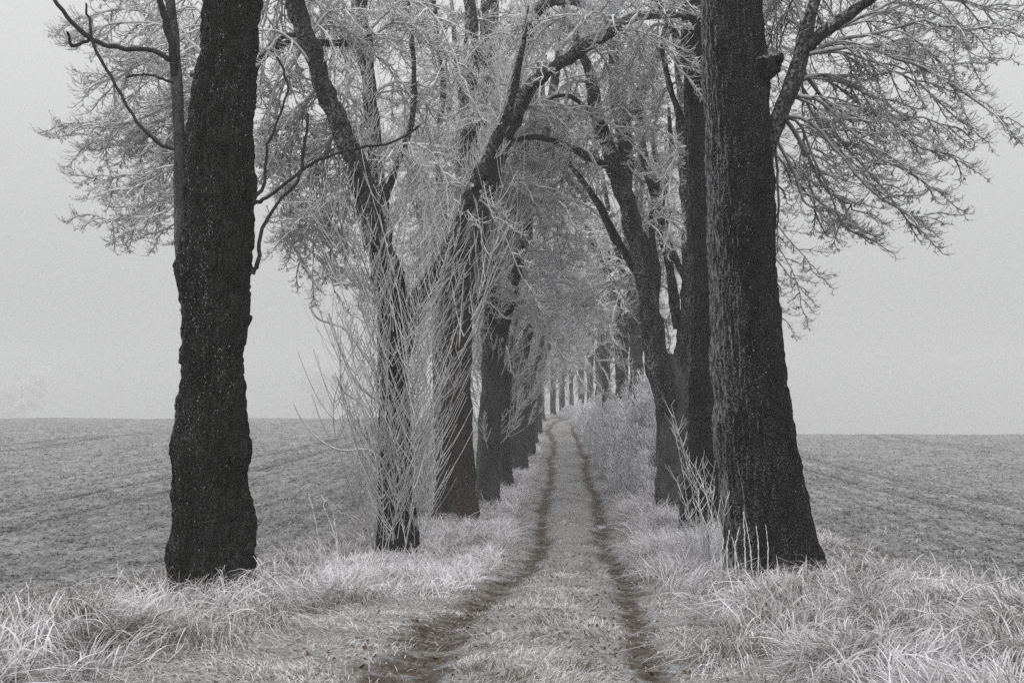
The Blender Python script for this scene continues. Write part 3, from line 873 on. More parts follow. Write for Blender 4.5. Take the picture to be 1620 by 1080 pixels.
for pts, Y0, Y1, ns, sz in (
    ([(1098, 140), (1060, 130), (1030, 170), (1020, 230)], 19, 20.4, 6, .7), ([(1062, 40), (1030, 40), (1000, 90), (980, 150)], 18.8, 20.5, 6, .75),
    ([(1096, 230), (1070, 240), (1055, 300), (1060, 360)], 19, 18.5, 12, .7), ([(1100, 60), (1160, 60), (1230, 100), (1280, 170)], 19.3, 20.5, 14, 1.0),
    ([(1105, 180), (1170, 190), (1240, 250), (1290, 340)], 19.3, 21, 15, 1.0), ([(1110, 260), (1180, 290), (1240, 360), (1290, 420), (1320, 465)], 19.4, 21, 15, .75),
    ([(1110, 330), (1180, 360), (1235, 420), (1270, 460)], 19.4, 21.5, 10, .6), ([(1100, 10), (1170, -30), (1240, 0), (1300, 70)], 19.3, 20.5, 14, 1.1)):
    pb(cr, pts, Y0, Y1, ns, sz)
for i in range(4):
    a = rng.uniform(0, 6.28); b0 = np.array([3.4, 19.1, rng.uniform(9, 13)]); d = np.array([math.cos(a), math.sin(a), 0]); L = rng.uniform(1.6, 3.0)
    cr.bough([b0, b0 + d * L * .5 + [0, 0, .6], b0 + d * L + [0, 0, .9]], .04, .012, 8, 1.2)
cr.build(M_TWIG, R2)

z0 = float(gz(3.62, 23.5))
R3 = empty('roadside_tree', (3.62, 23.5, z0))
tag(R3, 'low forked right row tree with a hollow below the fork, long limb leaning left', 'tree', 'trees of the right row')
big_trunk(R3, 23.5, [(600, 1036, 1086), (630, 1038, 1086), (680, 1040, 1084), (740, 1040, 1086), (810, 1036, 1090)],
          z0, at(1060, 560, 23.5)[2], 6.1, M_BARKG, ring=0.04, s=90, bark=0.02, lump=0.035, flare=.12, flakes=500, rtop=.1)
r3a, _ = limb_obj(R3, [(1058, 650, 36), (1042, 580, 36), (1030, 510, 34), (1018, 430, 32), (1005, 360, 31), (985, 300, 30), (965, 250, 26), (948, 190, 22), (935, 130, 18), (918, 80, 15), (900, 30, 13), (885, -40, 9)], 23.3, 22.0, M_LIMBD, s=18)
r3b, _ = limb_obj(R3, [(1066, 650, 34), (1076, 590, 30), (1086, 520, 28), (1092, 440, 26), (1088, 350, 20), (1080, 270, 16), (1078, 180, 12), (1070, 90, 8)], 23.6, 24.4, M_LIMBD)
r3c, _ = limb_obj(R3, [(990, 320, 22), (988, 250, 24), (985, 195, 24), (975, 130, 20), (970, 70, 18), (968, 0, 15), (960, -90, 9)], 22.6, 23.4, M_LIMB)
limb_obj(R3, [(986, 200, 18), (1005, 165, 17), (1028, 120, 16), (1048, 70, 15), (1062, 20, 12), (1070, -40, 8)], 22.9, 23.4, M_LIMB)
limb_obj(R3, [(972, 268, 14), (940, 252, 14), (905, 235, 13), (870, 222, 12), (840, 216, 10), (810, 222, 7)], 22.5, 21.2, M_LIMB, s=8)
limb_obj(R3, [(955, 220, 8), (935, 180, 8), (905, 155, 8), (880, 152, 6), (864, 160, 4)], 22.4, 21.8, M_LIMB, s=6)
for pts_ in ([(1020, 450, 13), (985, 395, 13), (955, 340, 12), (925, 290, 10), (895, 252, 7)], [(1072, 520, 14), (1058, 420, 13), (1042, 340, 13), (1022, 260, 12), (1012, 180, 10), (1020, 110, 6)],
             [(1090, 450, 12), (1060, 390, 9), (1052, 320, 9), (1062, 250, 8), (1058, 170, 5)], [(1030, 510, 12), (1040, 440, 11), (1030, 360, 10), (1040, 280, 9), (1030, 200, 6)]):
    limb_obj(R3, pts_, 23.6, 23.2, M_LIMBD, s=8)
cr = Crown(1.3, ter=.85)
for pts, Y0, Y1, ns, sz in (
    ([(840, 216), (820, 240), (815, 290), (830, 340)], 21.3, 21, 11, .8), ([(905, 235), (890, 290), (885, 340), (900, 400)], 21.8, 22, 12, .8),
    ([(965, 250), (990, 230), (1020, 260), (1040, 320)], 22.5, 23, 12, .85), ([(935, 130), (900, 130), (870, 170), (860, 220)], 22.2, 21.5, 12, .9),
    ([(918, 80), (950, 50), (990, 60), (1010, 110)], 22.2, 23, 12, .95), ([(970, 70), (1000, 30), (1040, 50), (1050, 110)], 23, 24, 12, .95),
    ([(1088, 350), (1060, 330), (1040, 370), (1045, 430)], 24, 23.5, 12, .85), ([(1080, 270), (1050, 240), (1020, 280), (1020, 340)], 24, 24, 12, .85),
    ([(1048, 70), (1080, 60), (1100, 120), (1090, 200)], 23, 23.5, 12, .9), ([(1005, 360), (1030, 350), (1055, 400), (1050, 470)], 23.4, 24, 12, .8),
    ([(900, 30), (860, 10), (830, 50), (820, 110)], 22, 21, 12, .95), ([(1030, 510), (1050, 500), (1065, 540), (1060, 580)], 23.6, 24.2, 10, .6)):
    pb(cr, pts, Y0 + .6, Y1 + 1.4, int(ns * .75), sz, r0=.03)
fill(cr, r3a, 7, t=(.25, 1))
fill(cr, r3b, 6, t=(.2, 1))
fill(cr, r3c, 6, t=(.15, 1))
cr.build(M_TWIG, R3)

# ------------------------------------------------------------------ pattern trees further down the avenue
def avenue_tree(seed, h, r, side, cb=4.0, thick=1.8, shoots=14, fork=True):
    """Local-space tree: straight trunk, ascending limbs, drooping frosted crown. side = +1 leans to +x."""
    global rng
    rng = np.random.default_rng(seed)
    T = empty('roadside_tree', (0, 0, 0))
    tr = Acc()
    fk = rng.uniform(3.8, 5.4) if fork else 5.5
    lx = rng.uniform(-.15, .15)
    wobble_tube(tr, np.array([[0, 0, -.4], [0, 0, 0], [lx * .3, 0, .5], [lx, 0.02, fk * .6], [lx * 1.5, 0, fk], [lx * 1.5 + .05, 0, fk + .6]]),
                np.array([r * 1.5, r * 1.35, r * 1.08, r * .95, r * .95, r * .6]), 26, 90, .16, 4.0, kink=.06)
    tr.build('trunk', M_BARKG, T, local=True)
    base = np.array([lx * 1.5, 0, fk])
    cw = Crown(thick, ter=.9)
    nl = 5
    for i in range(nl):
        a = i * 2 * math.pi / nl + rng.uniform(-.4, .4) + (0.3 if side > 0 else -0.3)
        out = rng.uniform(1.2, 2.6)
        d = np.array([math.cos(a) + .35 * side, math.sin(a), 0])
        top = h * rng.uniform(.8, 1.0)
        P = np.array([base + [0, 0, -.5], base + d * .25 * out + [0, 0, .15 * (top - fk)], base + d * .6 * out + [0, 0, .45 * (top - fk)],
                      base + d * .9 * out + [0, 0, .75 * (top - fk)], base + d * 1.1 * out + [0, 0, top - fk]])
        rr = r * np.array([.7, .55, .42, .28, .10])
        A = Acc(); wobble_tube(A, P, rr, 10, 36, .22, 5.0); A.build('limb', M_LIMB, T, local=True)
        Q = resample(P, 40)
        for j in range(7):
            s = int(40 * (0.24 + .11 * j)); b0 = Q[min(s, 39)]
            a2 = a + rng.uniform(-1.5, 1.5)
            L = rng.uniform(1.5, 3.1) * (1 - .25 * j / 7)
            dd = np.array([math.cos(a2), math.sin(a2), 0])
            rise, fall = rng.uniform(.1, .5), rng.uniform(.0, .7)
            cw.bough([b0, b0 + dd * L * .4 + [0, 0, L * rise * .6], b0 + dd * L * .75 + [0, 0, L * (rise * .5 - fall * .3)], b0 + dd * L + [0, 0, -L * fall]],
                     .035, .012, 5, 1.2, t0=.1, spread=1.3)
    # low boughs hanging over the track
    for j in range(6):
        a2 = (0 if side > 0 else math.pi) + rng.uniform(-1.2, 1.2)
        b0 = base + [0, 0, rng.uniform(.6, 2.4)]; L = rng.uniform(1.6, 2.8)
        dd = np.array([math.cos(a2), math.sin(a2), 0])
        cw.bough([b0, b0 + dd * L * .4 + [0, 0, .7], b0 + dd * L * .8 + [0, 0, .5], b0 + dd * L + [0, 0, -.1]], .035, .012, 7, 1.15, t0=.1, spread=1.3)
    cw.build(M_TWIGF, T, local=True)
    if True:
        A = Acc()
        for j in range(16):
            a = rng.uniform(0, 6.28); z_ = rng.uniform(fk, fk + 5)
            shoot_geo(A, base + np.array([math.cos(a) * (z_ - fk) * .25, math.sin(a) * (z_ - fk) * .25, z_ - fk]), [math.cos(a) * .6, math.sin(a) * .6, 1.0], rng.uniform(.9, 2.4), .012, .2)
        for j in range(shoots):
            a = rng.uniform(0, 6.28)
            z_ = rng.uniform(1.6, fk)
            shoot_geo(A, np.array([r * .9 * math.cos(a) + lx * z_ / 3, r * .9 * math.sin(a), z_]), [math.cos(a) * .8, math.sin(a) * .8, 1.0], rng.uniform(.8, 2.4), .014, .2)
        A.build('shoot_cluster', M_SHOOT, T, local=True)
    return T

PAT = [avenue_tree(11, 15.5, .27, +1, shoots=22), avenue_tree(12, 16.5, .30, +1, shoots=10), avenue_tree(13, 15, .26, -1, shoots=16), avenue_tree(14, 16.5, .30, -1, shoots=0)]
rng = np.random.default_rng(99)
LG, RG = 'trees of the left row', 'trees of the right row'
placed = [0] * 4
def put(k, xpx, Y, rz, sc, label, group, X=None, lift=0.0):
    X = (xpx - 810) / F * Y if X is None else X
    loc = (X, Y, float(gz(X, Y)) - .05 + lift)
    T = PAT[k]
    if not placed[k]:
        T.location = loc; T.rotation_euler = (0, 0, rz); T.scale = (sc,) * 3
        tag(T, label, 'tree', group); placed[k] = 1
    else:
        copy_thing(T, loc, rz, sc, label, group)
put(1, 768, 25.8, .3, .92, 'slender grey trunk tight behind the stout brownish tree of the left row', LG)
put(0, 797, 30.5, 2.6, .95, 'left row tree directly right of the slender grey trunk, with frosted sprouts on its stem', LG)
PAT[0]['label'] = 'sprouting trunk right of the slender grey trunk in the left row'
put(1, 821, 36.5, 1.4, .95, 'fourth trunk along the track side behind the stout brownish left row tree', LG)
PL = copy_thing
put(0, 836, 43, .9, .95, 'last but one trunk of the dark close-packed part of the left row', LG)
put(1, 843, 51, 2.2, .92, 'last dark trunk of the left row before the gap of light', LG)
put(0, 850, 60, .2, .9, 'greyer trunk at the gap of light where the track begins to bend', LG)
put(1, 857, 78, 3.0, .9, 'left one of three pale trunks standing past the bend', LG)
put(0, 875, 86, 1.0, .85, 'middle one of three pale trunks standing past the bend', LG)
put(1, 890, 96, 2.0, .85, 'right one of three pale trunks standing past the bend', LG)
put(2, 1002, 35, 0.0, .95, 'upright trunk rising from the near end of the frosted hedge', RG)
put(3, 985, 42, 1.1, .95, 'trunk rising from the middle of the frosted hedge', RG)
put(2, 962, 50, 2.4, .85, 'thin dark trunk rising from the far part of the frosted hedge', RG)
put(3, 950, 62, .4, .9, 'right one of two grey trunks beyond the hedge', RG)
put(2, 934, 76, 1.5, .9, 'left one of two grey trunks beyond the hedge', RG)
put(3, 920, 92, .7, .9, 'pale distant trunk in the right row, nearly lost in fog', RG)
put(2, 905, 108, 2.7, .9, 'palest far trunk between the two rows at the end of the avenue', RG)

# ------------------------------------------------------------------ hedge of frosted bushes on the right bank
def bush(x0px, Y, w, h, label, n=420, dy=1.6):
    X = (x0px - 810) / F * Y
    z = float(gz(X, Y))
    h *= 1.15
    B = empty('frosted_bush', (X, Y, z))
    tag(B, label, 'bush', 'bushes of the hedge on the right bank')
    fo = Acc()
    for i in range(7):
        bx, by = rng.uniform(-.5, .5) * w, rng.uniform(-.5, .5) * dy
        st = Acc(); shoot_geo(st, np.array([X + bx, Y + by, z - .05]), [bx * .5, by * .3, 1], h * rng.uniform(.6, 1.05) * (1 - .5 * abs(bx / w) ** 1.5), .012, .2)
        st.build('stem', M_SHOOT, B)
    m = n * 34
    # fine frosted growth, thousands of short upward curving twigs through the volume
    ux, uy, uz = rng.uniform(-1, 1, m), rng.uniform(-1, 1, m), rng.random(m) ** .6
    env = np.sqrt(np.clip(1 - ux ** 2 * .9, 0, 1)) * (0.8 + .35 * vnoise(ux * 3 + Y, uy * 2, uz * 0 + 1))
    px_, py_ = X + ux * w * .5, Y + uy * dy * .5 * np.sqrt(np.clip(1 - uz ** 2, .1, 1))
    pz_ = gz(px_, py_) + uz * h * env
    keep = fbm(px_ * 2.2, py_ * 2.2, pz_ * 2.2, 2) > -.45
    p = np.stack([px_, py_, pz_], -1)[keep]; m = len(p)
    d = norm(np.stack([rng.normal(size=m) * .7 + ux[keep] * .5, rng.normal(size=m) * .6, rng.uniform(.1, 1.2, m)], -1))
    L = rng.uniform(.05, .15, m)[:, None, None]
    t = np.linspace(0, 1, 4)[None, :, None]
    P = p[:, None] + d[:, None] * L * t + np.array([0, 0, 1]) * L * .3 * t ** 2
    side = norm(np.cross(d, rng.normal(size=(m, 3))))
    Wd = np.array([.0035, .0055, .005, .002])[None] * rng.uniform(.8, 1.5, (m, 1)) * (1 + Y / 60)
    fo.ribbons(P, Wd, side, np.clip(rng.uniform(.35, 1.1, (m, 1)) + np.zeros((1, 4)), 0, 1))
    fo.build('foliage', M_SHRUB, B)
    return B
bush(1052, 26.5, 1.6, 1.7, 'low frosted bush right beside the forked tree', 380)
bush(1040, 29.0, 2.2, 2.9, 'tallest near bush of the pale hedge, left of the forked tree', 700, 2.4)
bush(1010, 33.0, 2.2, 2.7, 'second frosted bush of the hedge, below the upright trunk', 620, 2.8)
bush(990, 38.0, 2.2, 2.5, 'third frosted bush of the hedge counting from the forked tree', 560, 3.2)
bush(972, 44.5, 2.2, 2.3, 'fourth frosted bush of the hedge, beside the thin dark trunk', 520, 4.0)
bush(962, 52.0, 2.3, 2.0, 'fifth frosted bush of the hedge, just past the thin dark trunk', 480, 5.0)
bush(948, 61.0, 2.4, 1.9, 'sixth frosted bush of the hedge, at the foot of the grey trunks', 420, 6.0)
bush(940, 72.0, 3.2, 1.7, 'farthest frosted bush of the hedge, at the bend of the track', 420, 6.0)
bush(880, 118.0, 12.0, 2.6, 'ghostly low thicket closing the far end of the avenue', 500, 5.0)
bush(925, 84.0, 4.0, 1.3, 'low pale bush beyond the bend at the end of the track', 380, 5.0)

# ------------------------------------------------------------------ grass
def blades(A, n, ulo, uhi, y0, y1, h, w, lean=.5, curl=.6, frost=(.35, 1.0), mask=None, pw=1.6, seg=4, base_brown=.45, sidew=None):
    """Blades spread evenly in the picture sense: dense near the camera, thinner far away."""
    q = rng.random(n)
    Y = (y0 ** (1 - pw) + q * (y1 ** (1 - pw) - y0 ** (1 - pw))) ** (1 / (1 - pw))
    u = rng.uniform(ulo, uhi, n)
    if mask is not None:
        keep = rng.random(n) < mask(u, Y); u, Y = u[keep], Y[keep]
    n = len(u)
    X = u + xc(Y); Z = ground(u, Y)
    tuft = 0.55 + 0.9 * np.clip(fbm(u * 1.6, Y * 1.6, 11.0 + 0 * Y, 3) * .6 + .45, 0, 1)
    H = h * rng.uniform(.45, 1.15, n) * tuft
    # neighbouring blades lean the same way
    la = 6.28 * vnoise(u * .9, Y * .9, 5.0 + 0 * Y) + rng.normal(size=n) * .9
    le = np.abs(rng.normal(size=n)) * lean
    d = np.stack([np.cos(la) * le, np.sin(la) * le, np.ones(n)], -1); d = norm(d)
    hor = np.stack([np.cos(la), np.sin(la), 0 * la], -1)
    t = np.linspace(0, 1, seg)[None, :, None]
    c = (curl * rng.uniform(.2, 1.4, n))[:, None, None]
    P = np.stack([X, Y, Z - .01], -1)[:, None] + H[:, None, None] * (d[:, None] * t + hor[:, None] * c * t ** 2.2 - np.array([0, 0, 1.0]) * c * .75 * t ** 2.6)
    side = norm(np.cross(d, rng.normal(size=(n, 3))))
    prof = np.interp(np.linspace(0, 1, seg), [0, .3, .8, 1], [.8, 1.0, .9, .25])
    W = w * rng.uniform(.6, 1.4, (n, 1)) * prof[None] * (1 + Y[:, None] / 22)
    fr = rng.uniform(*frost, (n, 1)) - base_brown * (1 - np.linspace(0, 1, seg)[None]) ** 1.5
    A.ribbons(P, W, side, np.clip(fr, 0, 1))

def tall_mask(sgn):
    def f(u, Y):
        a = np.abs(u)
        inner = np.where(u < 0, 1.5, 1.15) + .25 * fbm(u * .7, Y * .7, 3.0 + 0 * Y, 2)
        near = np.where((u < 0), 1.7 * (1 - sstep(9, 13, Y)), .7 * (1 - sstep(7, 10, Y)))       # short turf beside the wheel track near the camera
        outer = 4.4 + .4 * vnoise(Y * .6, 2.0, u * 0 + sgn)
        return sstep(inner + near * .5, inner + near * .5 + .7, a) * (1 - sstep(outer - .8, outer + .5, a))
    return f
for sgn, nm in ((-1, 'left'), (1, 'right')):
    A = Acc()
    lo, hi = (-5.4, -1.1) if sgn < 0 else (1.0, 5.4)
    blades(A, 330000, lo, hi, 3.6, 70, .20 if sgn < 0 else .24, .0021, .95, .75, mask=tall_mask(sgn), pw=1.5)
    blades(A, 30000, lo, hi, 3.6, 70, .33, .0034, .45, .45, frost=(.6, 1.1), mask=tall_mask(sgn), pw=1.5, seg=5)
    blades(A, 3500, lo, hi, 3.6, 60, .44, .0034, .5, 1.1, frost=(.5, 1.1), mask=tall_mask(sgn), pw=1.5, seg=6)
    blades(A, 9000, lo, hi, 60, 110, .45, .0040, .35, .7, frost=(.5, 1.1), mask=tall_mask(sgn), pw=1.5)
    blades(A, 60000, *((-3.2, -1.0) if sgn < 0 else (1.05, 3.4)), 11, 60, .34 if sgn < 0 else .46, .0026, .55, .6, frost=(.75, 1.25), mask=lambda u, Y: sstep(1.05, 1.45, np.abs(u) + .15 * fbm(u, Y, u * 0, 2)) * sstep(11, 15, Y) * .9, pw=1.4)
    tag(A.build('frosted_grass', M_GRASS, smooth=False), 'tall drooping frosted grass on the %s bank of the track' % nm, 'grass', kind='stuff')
A = Acc()
def short_mask(u, Y):
    return np.clip(1.0 - 1.15 * rut_mask(u, Y), 0.10, 1) * np.clip(.65 + fbm(u * 2.3, Y * 2.3, 8.0 + 0 * Y, 3), .1, 1)
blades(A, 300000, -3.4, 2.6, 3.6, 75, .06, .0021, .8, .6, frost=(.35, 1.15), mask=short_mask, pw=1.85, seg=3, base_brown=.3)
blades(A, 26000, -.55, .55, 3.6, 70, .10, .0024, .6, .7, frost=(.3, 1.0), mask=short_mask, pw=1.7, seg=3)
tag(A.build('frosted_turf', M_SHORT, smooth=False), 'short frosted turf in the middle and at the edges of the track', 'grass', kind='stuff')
A = Acc()
def edge_mask(u, Y): return (1 - sstep(5.0, 7.5, np.abs(u))) * sstep(4.4, 4.9, np.abs(u)) * .8
for lo, hi in ((-7.5, -4.4), (4.4, 7.5)):
    blades(A, 22000, lo, hi, 4.5, 60, .13, .0030, .6, .6, mask=edge_mask, pw=1.6, seg=3)
tag(A.build('field_edge_grass', M_GRASS, smooth=False), 'thin frosted grass straggling into the ploughed land', 'grass', kind='stuff')
# clods on the ploughed land
A = Acc()
n = 110000
q = rng.random(n); Y = 6 * (130 / 6) ** (q ** 1.15)
u = rng.choice([-1, 1], n) * (4.9 + rng.random(n) * np.clip(Y * .8, 6, 80))
X = u + xc(Y); Z = ground(u, Y)
sz = rng.uniform(.012, .045, n) * (.7 + np.minimum(Y, 60) / 60)
octv = np.array([[1, 0, 0], [0, 1, 0], [-1, 0, 0], [0, -1, 0], [0, 0, .8], [0, 0, -.6]])
V = octv[None] * sz[:, None, None] * rng.uniform(.5, 1.4, (n, 6, 1)) + np.stack([X, Y, Z + sz * .2], -1)[:, None]
f = np.array([[0, 1, 4], [1, 2, 4], [2, 3, 4], [3, 0, 4], [1, 0, 5], [2, 1, 5], [3, 2, 5], [0, 3, 5]])
A.add(V.reshape(-1, 3), None, (f[None] + 6 * np.arange(n)[:, None, None]).reshape(-1, 3))
tag(A.build('soil_clods', M_FIELD, smooth=False), 'frost dusted clods of soil scattered over both fields', 'soil', kind='stuff')
# dead leaves in the ruts
A = Acc(); n = 2200
Y = 4 * (30 / 4) ** rng.random(n); u = rng.choice([-1, 1], n) * (0.76 + rng.normal(size=n) * .28) - (rng.random(n) < .35) * .5
X = u + xc(Y); Z = ground(u, Y) + .012
a = rng.uniform(0, 6.28, n); sz = rng.uniform(.010, .028, n)
ax = np.stack([np.cos(a), np.sin(a), rng.normal(size=n) * .4], -1) * sz[:, None]; bx = np.stack([-np.sin(a), np.cos(a), rng.normal(size=n) * .4], -1) * sz[:, None] * .6
c = np.stack([X, Y, Z], -1)
V = np.stack([c - ax, c + bx, c + ax, c - bx], 1).reshape(-1, 3)
A.add(V, np.arange(4 * n).reshape(-1, 4))
tag(A.build('fallen_leaves', M_LEAF, smooth=False), 'brown fallen leaves lying in the wheel ruts', 'leaves', kind='stuff')

A = Acc(); p_ = at(937, 806, 22.6); a = np.linspace(0, 2 * math.pi, 28, endpoint=False)
r_ = .09 * (1 + .3 * np.sin(a * 3 + 1) + .15 * np.sin(a * 7))
zc = float(ground(halfgap(22.6), 22.6)); cx_ = float(xc(22.6) + halfgap(22.6))
top_ = np.stack([cx_ + r_ * np.cos(a), 22.6 + r_ * 1.6 * np.sin(a), np.full(28, zc + .045)], -1)
bot_ = top_ - [0, 0, .06]
ii = np.arange(28)
A.add(np.vstack([top_, bot_, top_.mean(0)[None]]), np.stack([ii, ii + 28, (ii + 1) % 28 + 28, (ii + 1) % 28], -1), np.stack([ii, (ii + 1) % 28, np.full(28, 56)], -1))
M_ICE, _n, _l, _b = new_mat("milky_ice", 0.35); _b.inputs["Base Color"].default_value = (.5, .51, .53, 1)
tag(A.build('ice_patch', M_ICE), 'small milky ice patch in the right wheel rut', 'ice')

# ------------------------------------------------------------------ tussocks, stalks, brambles
def tussock(x, y, Y, w, h, label, n=420, lean=(0, -.3), arc=1.0):
    p = at(x, y, Y); X = p[0]; z = float(gz(X, Y))
    A = Acc(); n = int(n * .55); h = h * .72
    a = rng.uniform(0, 6.28, n)
    rad = np.sqrt(rng.random(n)) * w * .35
    base = np.stack([X + rad * np.cos(a), Y + rad * np.sin(a) * .8, np.full(n, z - .02)], -1)
    out = norm(np.stack([np.cos(a) + lean[0], np.sin(a) + lean[1], 0 * a], -1) + rng.normal(size=(n, 3)) * [.9, .9, 0])
    H = h * rng.uniform(.25, 1.25, n); L = w * rng.uniform(.12, .7, n) * arc
    wig = np.cumsum(rng.normal(size=(n, 8, 3)) * .012, 1)
    t = np.linspace(0, 1, 8)[None, :, None]
    P = base[:, None] + out[:, None] * L[:, None, None] * t ** 1.2 + np.array([0, 0, 1.0]) * (H[:, None, None] * (np.sin(t * 2.7) * 1.0)) + wig
    side = norm(np.cross(out, np.array([0, 0, 1.0])) + rng.normal(size=(n, 3)) * .5)
    W = .0023 * rng.uniform(.6, 1.5, (n, 1)) * np.array([.8, .9, 1, 1, 1, .9, .7, .3])[None]
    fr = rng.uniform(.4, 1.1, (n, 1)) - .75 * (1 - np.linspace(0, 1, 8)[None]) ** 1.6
    A.ribbons(P, W, side, np.clip(fr, 0, 1))
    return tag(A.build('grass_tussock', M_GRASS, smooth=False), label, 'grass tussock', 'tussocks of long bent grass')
tussock(300, 935, 10.3, 1.5, .42, 'big arching grass tussock at the foot of the knobbly left tree', 900)
tussock(215, 985, 9.0, 1.2, .34, 'brown hearted tussock left of and nearer than the knobbly tree', 700)
tussock(60, 1040, 7.4, 1.1, .36, 'shaggy tussock in the bottom left corner', 700)
tussock(400, 1010, 8.2, .9, .26, 'flattened tussock right of the knobbly tree, near the lower edge', 500)
tussock(560, 930, 11.0, .8, .26, 'small hooked tussock at the edge of the left wheel rut', 350)
tussock(330, 1060, 7.2, .8, .24, 'low tussock at the very bottom, left of the track', 450)
tussock(400, 925, 10.6, 1.0, .34, 'white spiky tuft at the right foot of the knobbly left tree', 700)
tussock(700, 830, 20.0, 1.3, .42, 'frosted tuft at the foot of the stout brownish left tree', 700)
tussock(620, 868, 15.9, 1.2, .34, 'frosted tuft in front of the shoot wrapped left tree', 600)
tussock(1050, 850, 16.0, 1.2, .42, 'raised frosted tuft on the right bank before the forked tree', 700)
tussock(1270, 985, 8.8, 1.1, .34, 'brown hearted tussock in front of the massive right trunk', 800)
tussock(1330, 930, 10.5, 1.1, .30, 'tussock at the right foot of the massive right trunk', 700)
tussock(1200, 905, 11.6, 1.0, .28, 'tussock at the left foot of the massive right trunk', 600)
tussock(1440, 1010, 7.9, 1.1, .30, 'wide tussock between the massive right trunk and the lower right corner', 700)
tussock(1580, 1060, 7.0, 1.0, .30, 'tussock in the bottom right corner', 600)
tussock(1160, 1040, 7.2, .9, .22, 'combed down tussock beside the right wheel rut at the bottom', 550)

def stalk(pts, Y, label, rad=.006, nside=3, group='bare frosted weed stalks', name='weed_stalk', cat='dead stalk'):
    P = np.array([at(x, y, Y) for x, y in pts])
    P[0, 2] = float(gz(P[0, 0], P[0, 1])) - .02
    Q = resample(P, 14); A = Acc()
    Q = resample(P, 30); Q = Q + rng.normal(size=Q.shape) * rad * .3
    A.tubes(Q, np.linspace(rad, rad * .6, 30) * rng.uniform(.6, 1.3, 30), 6, np.array([.1]))
    Q = Q[::2]
    for i in range(nside):
        j = rng.integers(4, 13); a = rng.uniform(0, 6.28); l_ = rng.uniform(.05, .14)
        t = np.linspace(0, 1, 5)[:, None]
        A.tubes(Q[j] + np.array([math.cos(a) * .7, math.sin(a) * .7, .8]) * l_ * t, np.linspace(rad * .7, rad * .5, 5), 5, np.array([.1]))
    return tag(A.build(name, M_SHOOT), label, cat, group)
ST = [([(188, 960), (187, 920), (186, 886)], 9.6, 'short straight stalk left of the knobbly tree foot'),
      ([(170, 1000), (185, 960), (195, 930)], 9.2, 'leaning stalk before the tussock left of the knobbly tree'),
      ([(44, 1075), (43, 1020), (44, 975)], 7.2, 'left one of two straight stalks in the lower left corner'),
      ([(56, 1075), (57, 1010), (57, 965)], 7.3, 'right one of two straight stalks in the lower left corner'),
      ([(200, 1060), (215, 990), (240, 920)], 8.0, 'long slanting stalk crossing the brown hearted left tussock'),
      ([(530, 905), (533, 860), (527, 812)], 12.5, 'upright dark stalk between the knobbly tree and the shoot wrapped tree'),
      ([(545, 900), (530, 850), (512, 800), (520, 790)], 12.8, 'bent thin stalk beside the upright dark stalk'),
      ([(515, 880), (500, 830), (488, 780)], 13.4, 'thin stalk leaning left towards the field before the shoot wrapped tree'),
      ([(470, 900), (450, 950), (430, 880)], 10.5, 'crooked stalk close right of the knobbly tree foot'),
      ([(390, 960), (402, 905), (428, 885)], 10.2, 'stalk leaning right at the knobbly tree foot'),
      ([(1440, 1030), (1425, 950), (1414, 882)], 8.4, 'tall upright stalk in front of the right field'),
      ([(1480, 1020), (1487, 960), (1488, 918)], 8.4, 'thin stalk right of the tall upright one before the right field'),
      ([(1470, 1060), (1500, 980), (1530, 935), (1600, 913)], 7.8, 'long stalk bending right across the right field'),
      ([(1490, 1060), (1505, 990), (1522, 930)], 7.9, 'stalk crossing the foot of the long bending stalk'),
      ([(1290, 1040), (1292, 1000), (1293, 978)], 8.0, 'stub standing in the brown hearted tussock on the right'),
      ([(1248, 1010), (1247, 985), (1247, 965)], 8.6, 'thin stub left of the other stub in the right tussock'),
      ([(1610, 1060), (1600, 1000), (1580, 960)], 7.5, 'stalk at the right edge of the picture')]
for pts, Y_, lab in ST: stalk(pts, Y_, lab)
BR = [((1152, 905), (1150, 870), (1154, 838)), ((1165, 905), (1163, 870), (1170, 832)), ((1180, 900), (1178, 860), (1176, 808)), ((1192, 905), (1186, 860), (1177, 812)),
      ((1198, 905), (1200, 870), (1196, 832)), ((1213, 900), (1215, 868), (1211, 830)), ((1176, 915), (1165, 880), (1158, 848)), ((1143, 905), (1141, 880), (1145, 850))]
BL = ['leftmost of the short pale canes at the black trunk foot', 'second cane from the left at the black trunk foot', 'tallest pale cane at the black trunk foot', 'cane leaning onto the tallest pale cane',
      'straight cane right of the tallest one at the black trunk foot', 'rightmost of the short pale canes at the black trunk foot', 'cane slanting left among the pale canes at the black trunk foot', 'faint thin cane beside the leftmost pale cane']
BL[0] = 'third short pale cane from the left at the black trunk foot'; BL[1] = 'fourth short pale cane from the left at the black trunk foot'; BL[7] = 'leftmost of the short pale canes at the black trunk foot'
for b_, lab in zip(BR, BL): stalk(b_, 12.1, lab, .0095, 0, 'pale canes at the foot of the massive right trunk', 'cane', 'cane')
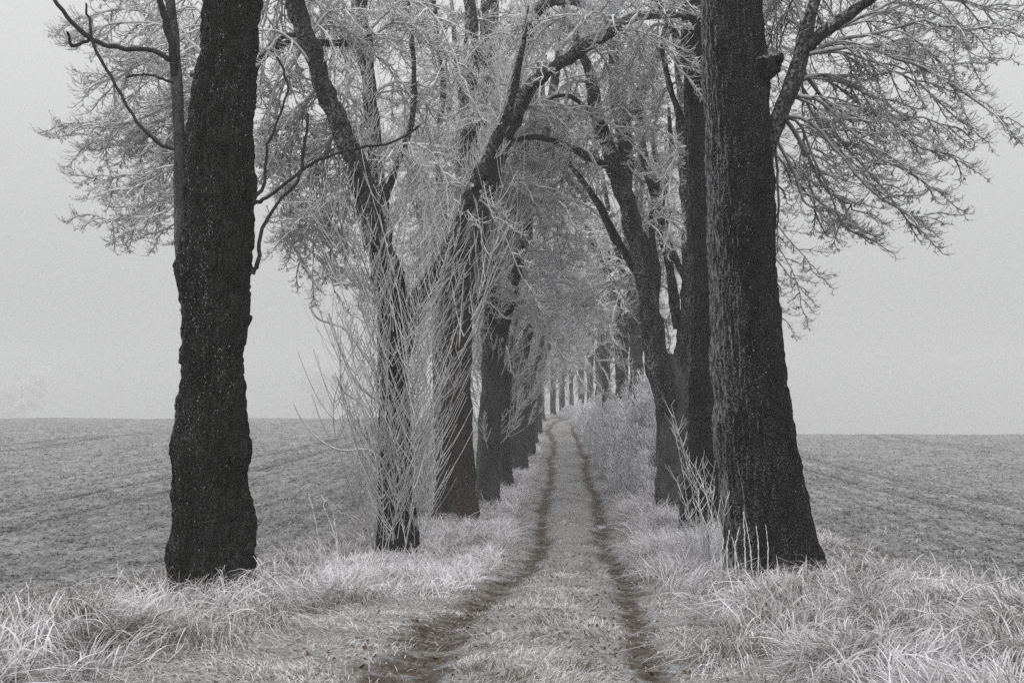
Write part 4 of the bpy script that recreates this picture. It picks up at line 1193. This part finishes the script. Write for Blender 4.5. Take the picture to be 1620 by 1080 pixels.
# branched saplings left of the big right trunk
def sapling(x, y, Y, spec, label):
    p = at(x, y, Y); z = float(gz(p[0], Y)); A = Acc()
    for (x2, y2, r_) in spec:
        P = np.array([[p[0], Y, z - .03], at(x + (x2 - x) * .45 + rng.uniform(-6, 6), y + (y2 - y) * .5, Y), at(x2, y2, Y + rng.uniform(-.3, .3))])
        r_ = r_ * .7; Q = resample(P, 12); Q3 = resample(P, 30); A.tubes(Q3 + rng.normal(size=Q3.shape) * r_ * .3, np.linspace(r_, r_ * .6, 30) * rng.uniform(.6, 1.3, 30), 6, np.array([.15]))
        for k in range(12):
            j = rng.integers(3, 12); a = rng.uniform(0, 6.28); l_ = rng.uniform(.06, .22); t = np.linspace(0, 1, 5)[:, None]
            A.tubes(Q[j] + np.array([math.cos(a) * .8, math.sin(a) * .5, .7]) * l_ * t + np.array([0, 0, .4]) * l_ * t ** 2, np.linspace(r_ * .6, r_ * .4, 5), 5, np.array([.15]))
    return tag(A.build('sapling', M_SHOOT), label, 'sapling', 'frosted saplings between the right trunks')
sapling(1120, 880, 13.6, [(1075, 690, .012), (1062, 640, .009), (1085, 730, .012), (1112, 728, .012), (1136, 712, .012), (1100, 740, .011), (1130, 760, .012), (1070, 760, .009)], 'many stemmed frosted sapling left of the massive right trunk')
sapling(1100, 870, 14.5, [(1062, 655, .009), (1050, 800, .009), (1085, 800, .01), (1075, 820, .009)], 'slender sapling in front of the forked right tree')
sapling(1140, 895, 12.8, [(1105, 800, .011), (1125, 780, .012), (1150, 790, .009), (1090, 820, .009), (1110, 760, .01)], 'short bushy sapling touching the left foot of the black trunk')

# ------------------------------------------------------------------ far trees across the fields
def far_tree(X, Y, h, label, seed):
    global rng
    rng = np.random.default_rng(seed)
    z = float(gz(X, Y)); T = empty('field_tree', (X, Y, z)); tag(T, label, 'tree')
    A = Acc(); wobble_tube(A, np.array([[X, Y, z - .5], [X, Y, z + h * .3], [X + .1, Y, z + h * .7]]), np.array([.3, .22, .08]), 10, 20); A.build('trunk', M_BARKG, T)
    cw = Crown(3.2, ter=.7)
    for i in range(46):
        a = rng.uniform(0, 6.28); b0 = np.array([X, Y, z + h * rng.uniform(.2, .75)]); L = h * rng.uniform(.15, .36); d = np.array([math.cos(a), math.sin(a), 0])
        cw.bough([b0, b0 + d * L * .5 + [0, 0, L * .45], b0 + d * L + [0, 0, L * rng.uniform(.3, .9)]], .06, .03, 5, h * .2)
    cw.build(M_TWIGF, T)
far_tree((525 - 810) / F * 440, 440, 38, 'ghostly tree fading into fog beyond the left field', 5)
far_tree((35 - 810) / F * 460, 460, 34.0, 'barely visible tree in the fog at the far left edge', 6)
rng = np.random.default_rng(4)

# ------------------------------------------------------------------ fog
hz_me = bpy.data.meshes.new('haze')
x0, x1, y0, y1, h0, h1 = -260, 320, -45, 520, float(grid[..., 2].min()) - 1.0, 34.0
vs = [(x, y, z) for z in (h0, h1) for y in (y0, y1) for x in (x0, x1)]
hz_me.from_pydata(vs, [], [(0, 2, 3, 1), (4, 5, 7, 6), (0, 1, 5, 4), (2, 6, 7, 3), (0, 4, 6, 2), (1, 3, 7, 5)])
hz = bpy.data.objects.new('haze', hz_me); scene.collection.objects.link(hz)
tag(hz, 'pale winter fog over the fields and the avenue', 'fog', kind='stuff')
hm = bpy.data.materials.new('fog'); hm.use_nodes = True
nt = hm.node_tree; nt.nodes.clear()
out = nt.nodes.new('ShaderNodeOutputMaterial'); pv = nt.nodes.new('ShaderNodeVolumePrincipled')
pv.inputs['Color'].default_value = (0.97, 0.975, 0.98, 1)
pv.inputs['Density'].default_value = 0.0023
pv.inputs['Anisotropy'].default_value = 0.2
nt.links.new(pv.outputs[0], out.inputs['Volume'])
hz_me.materials.append(hm)
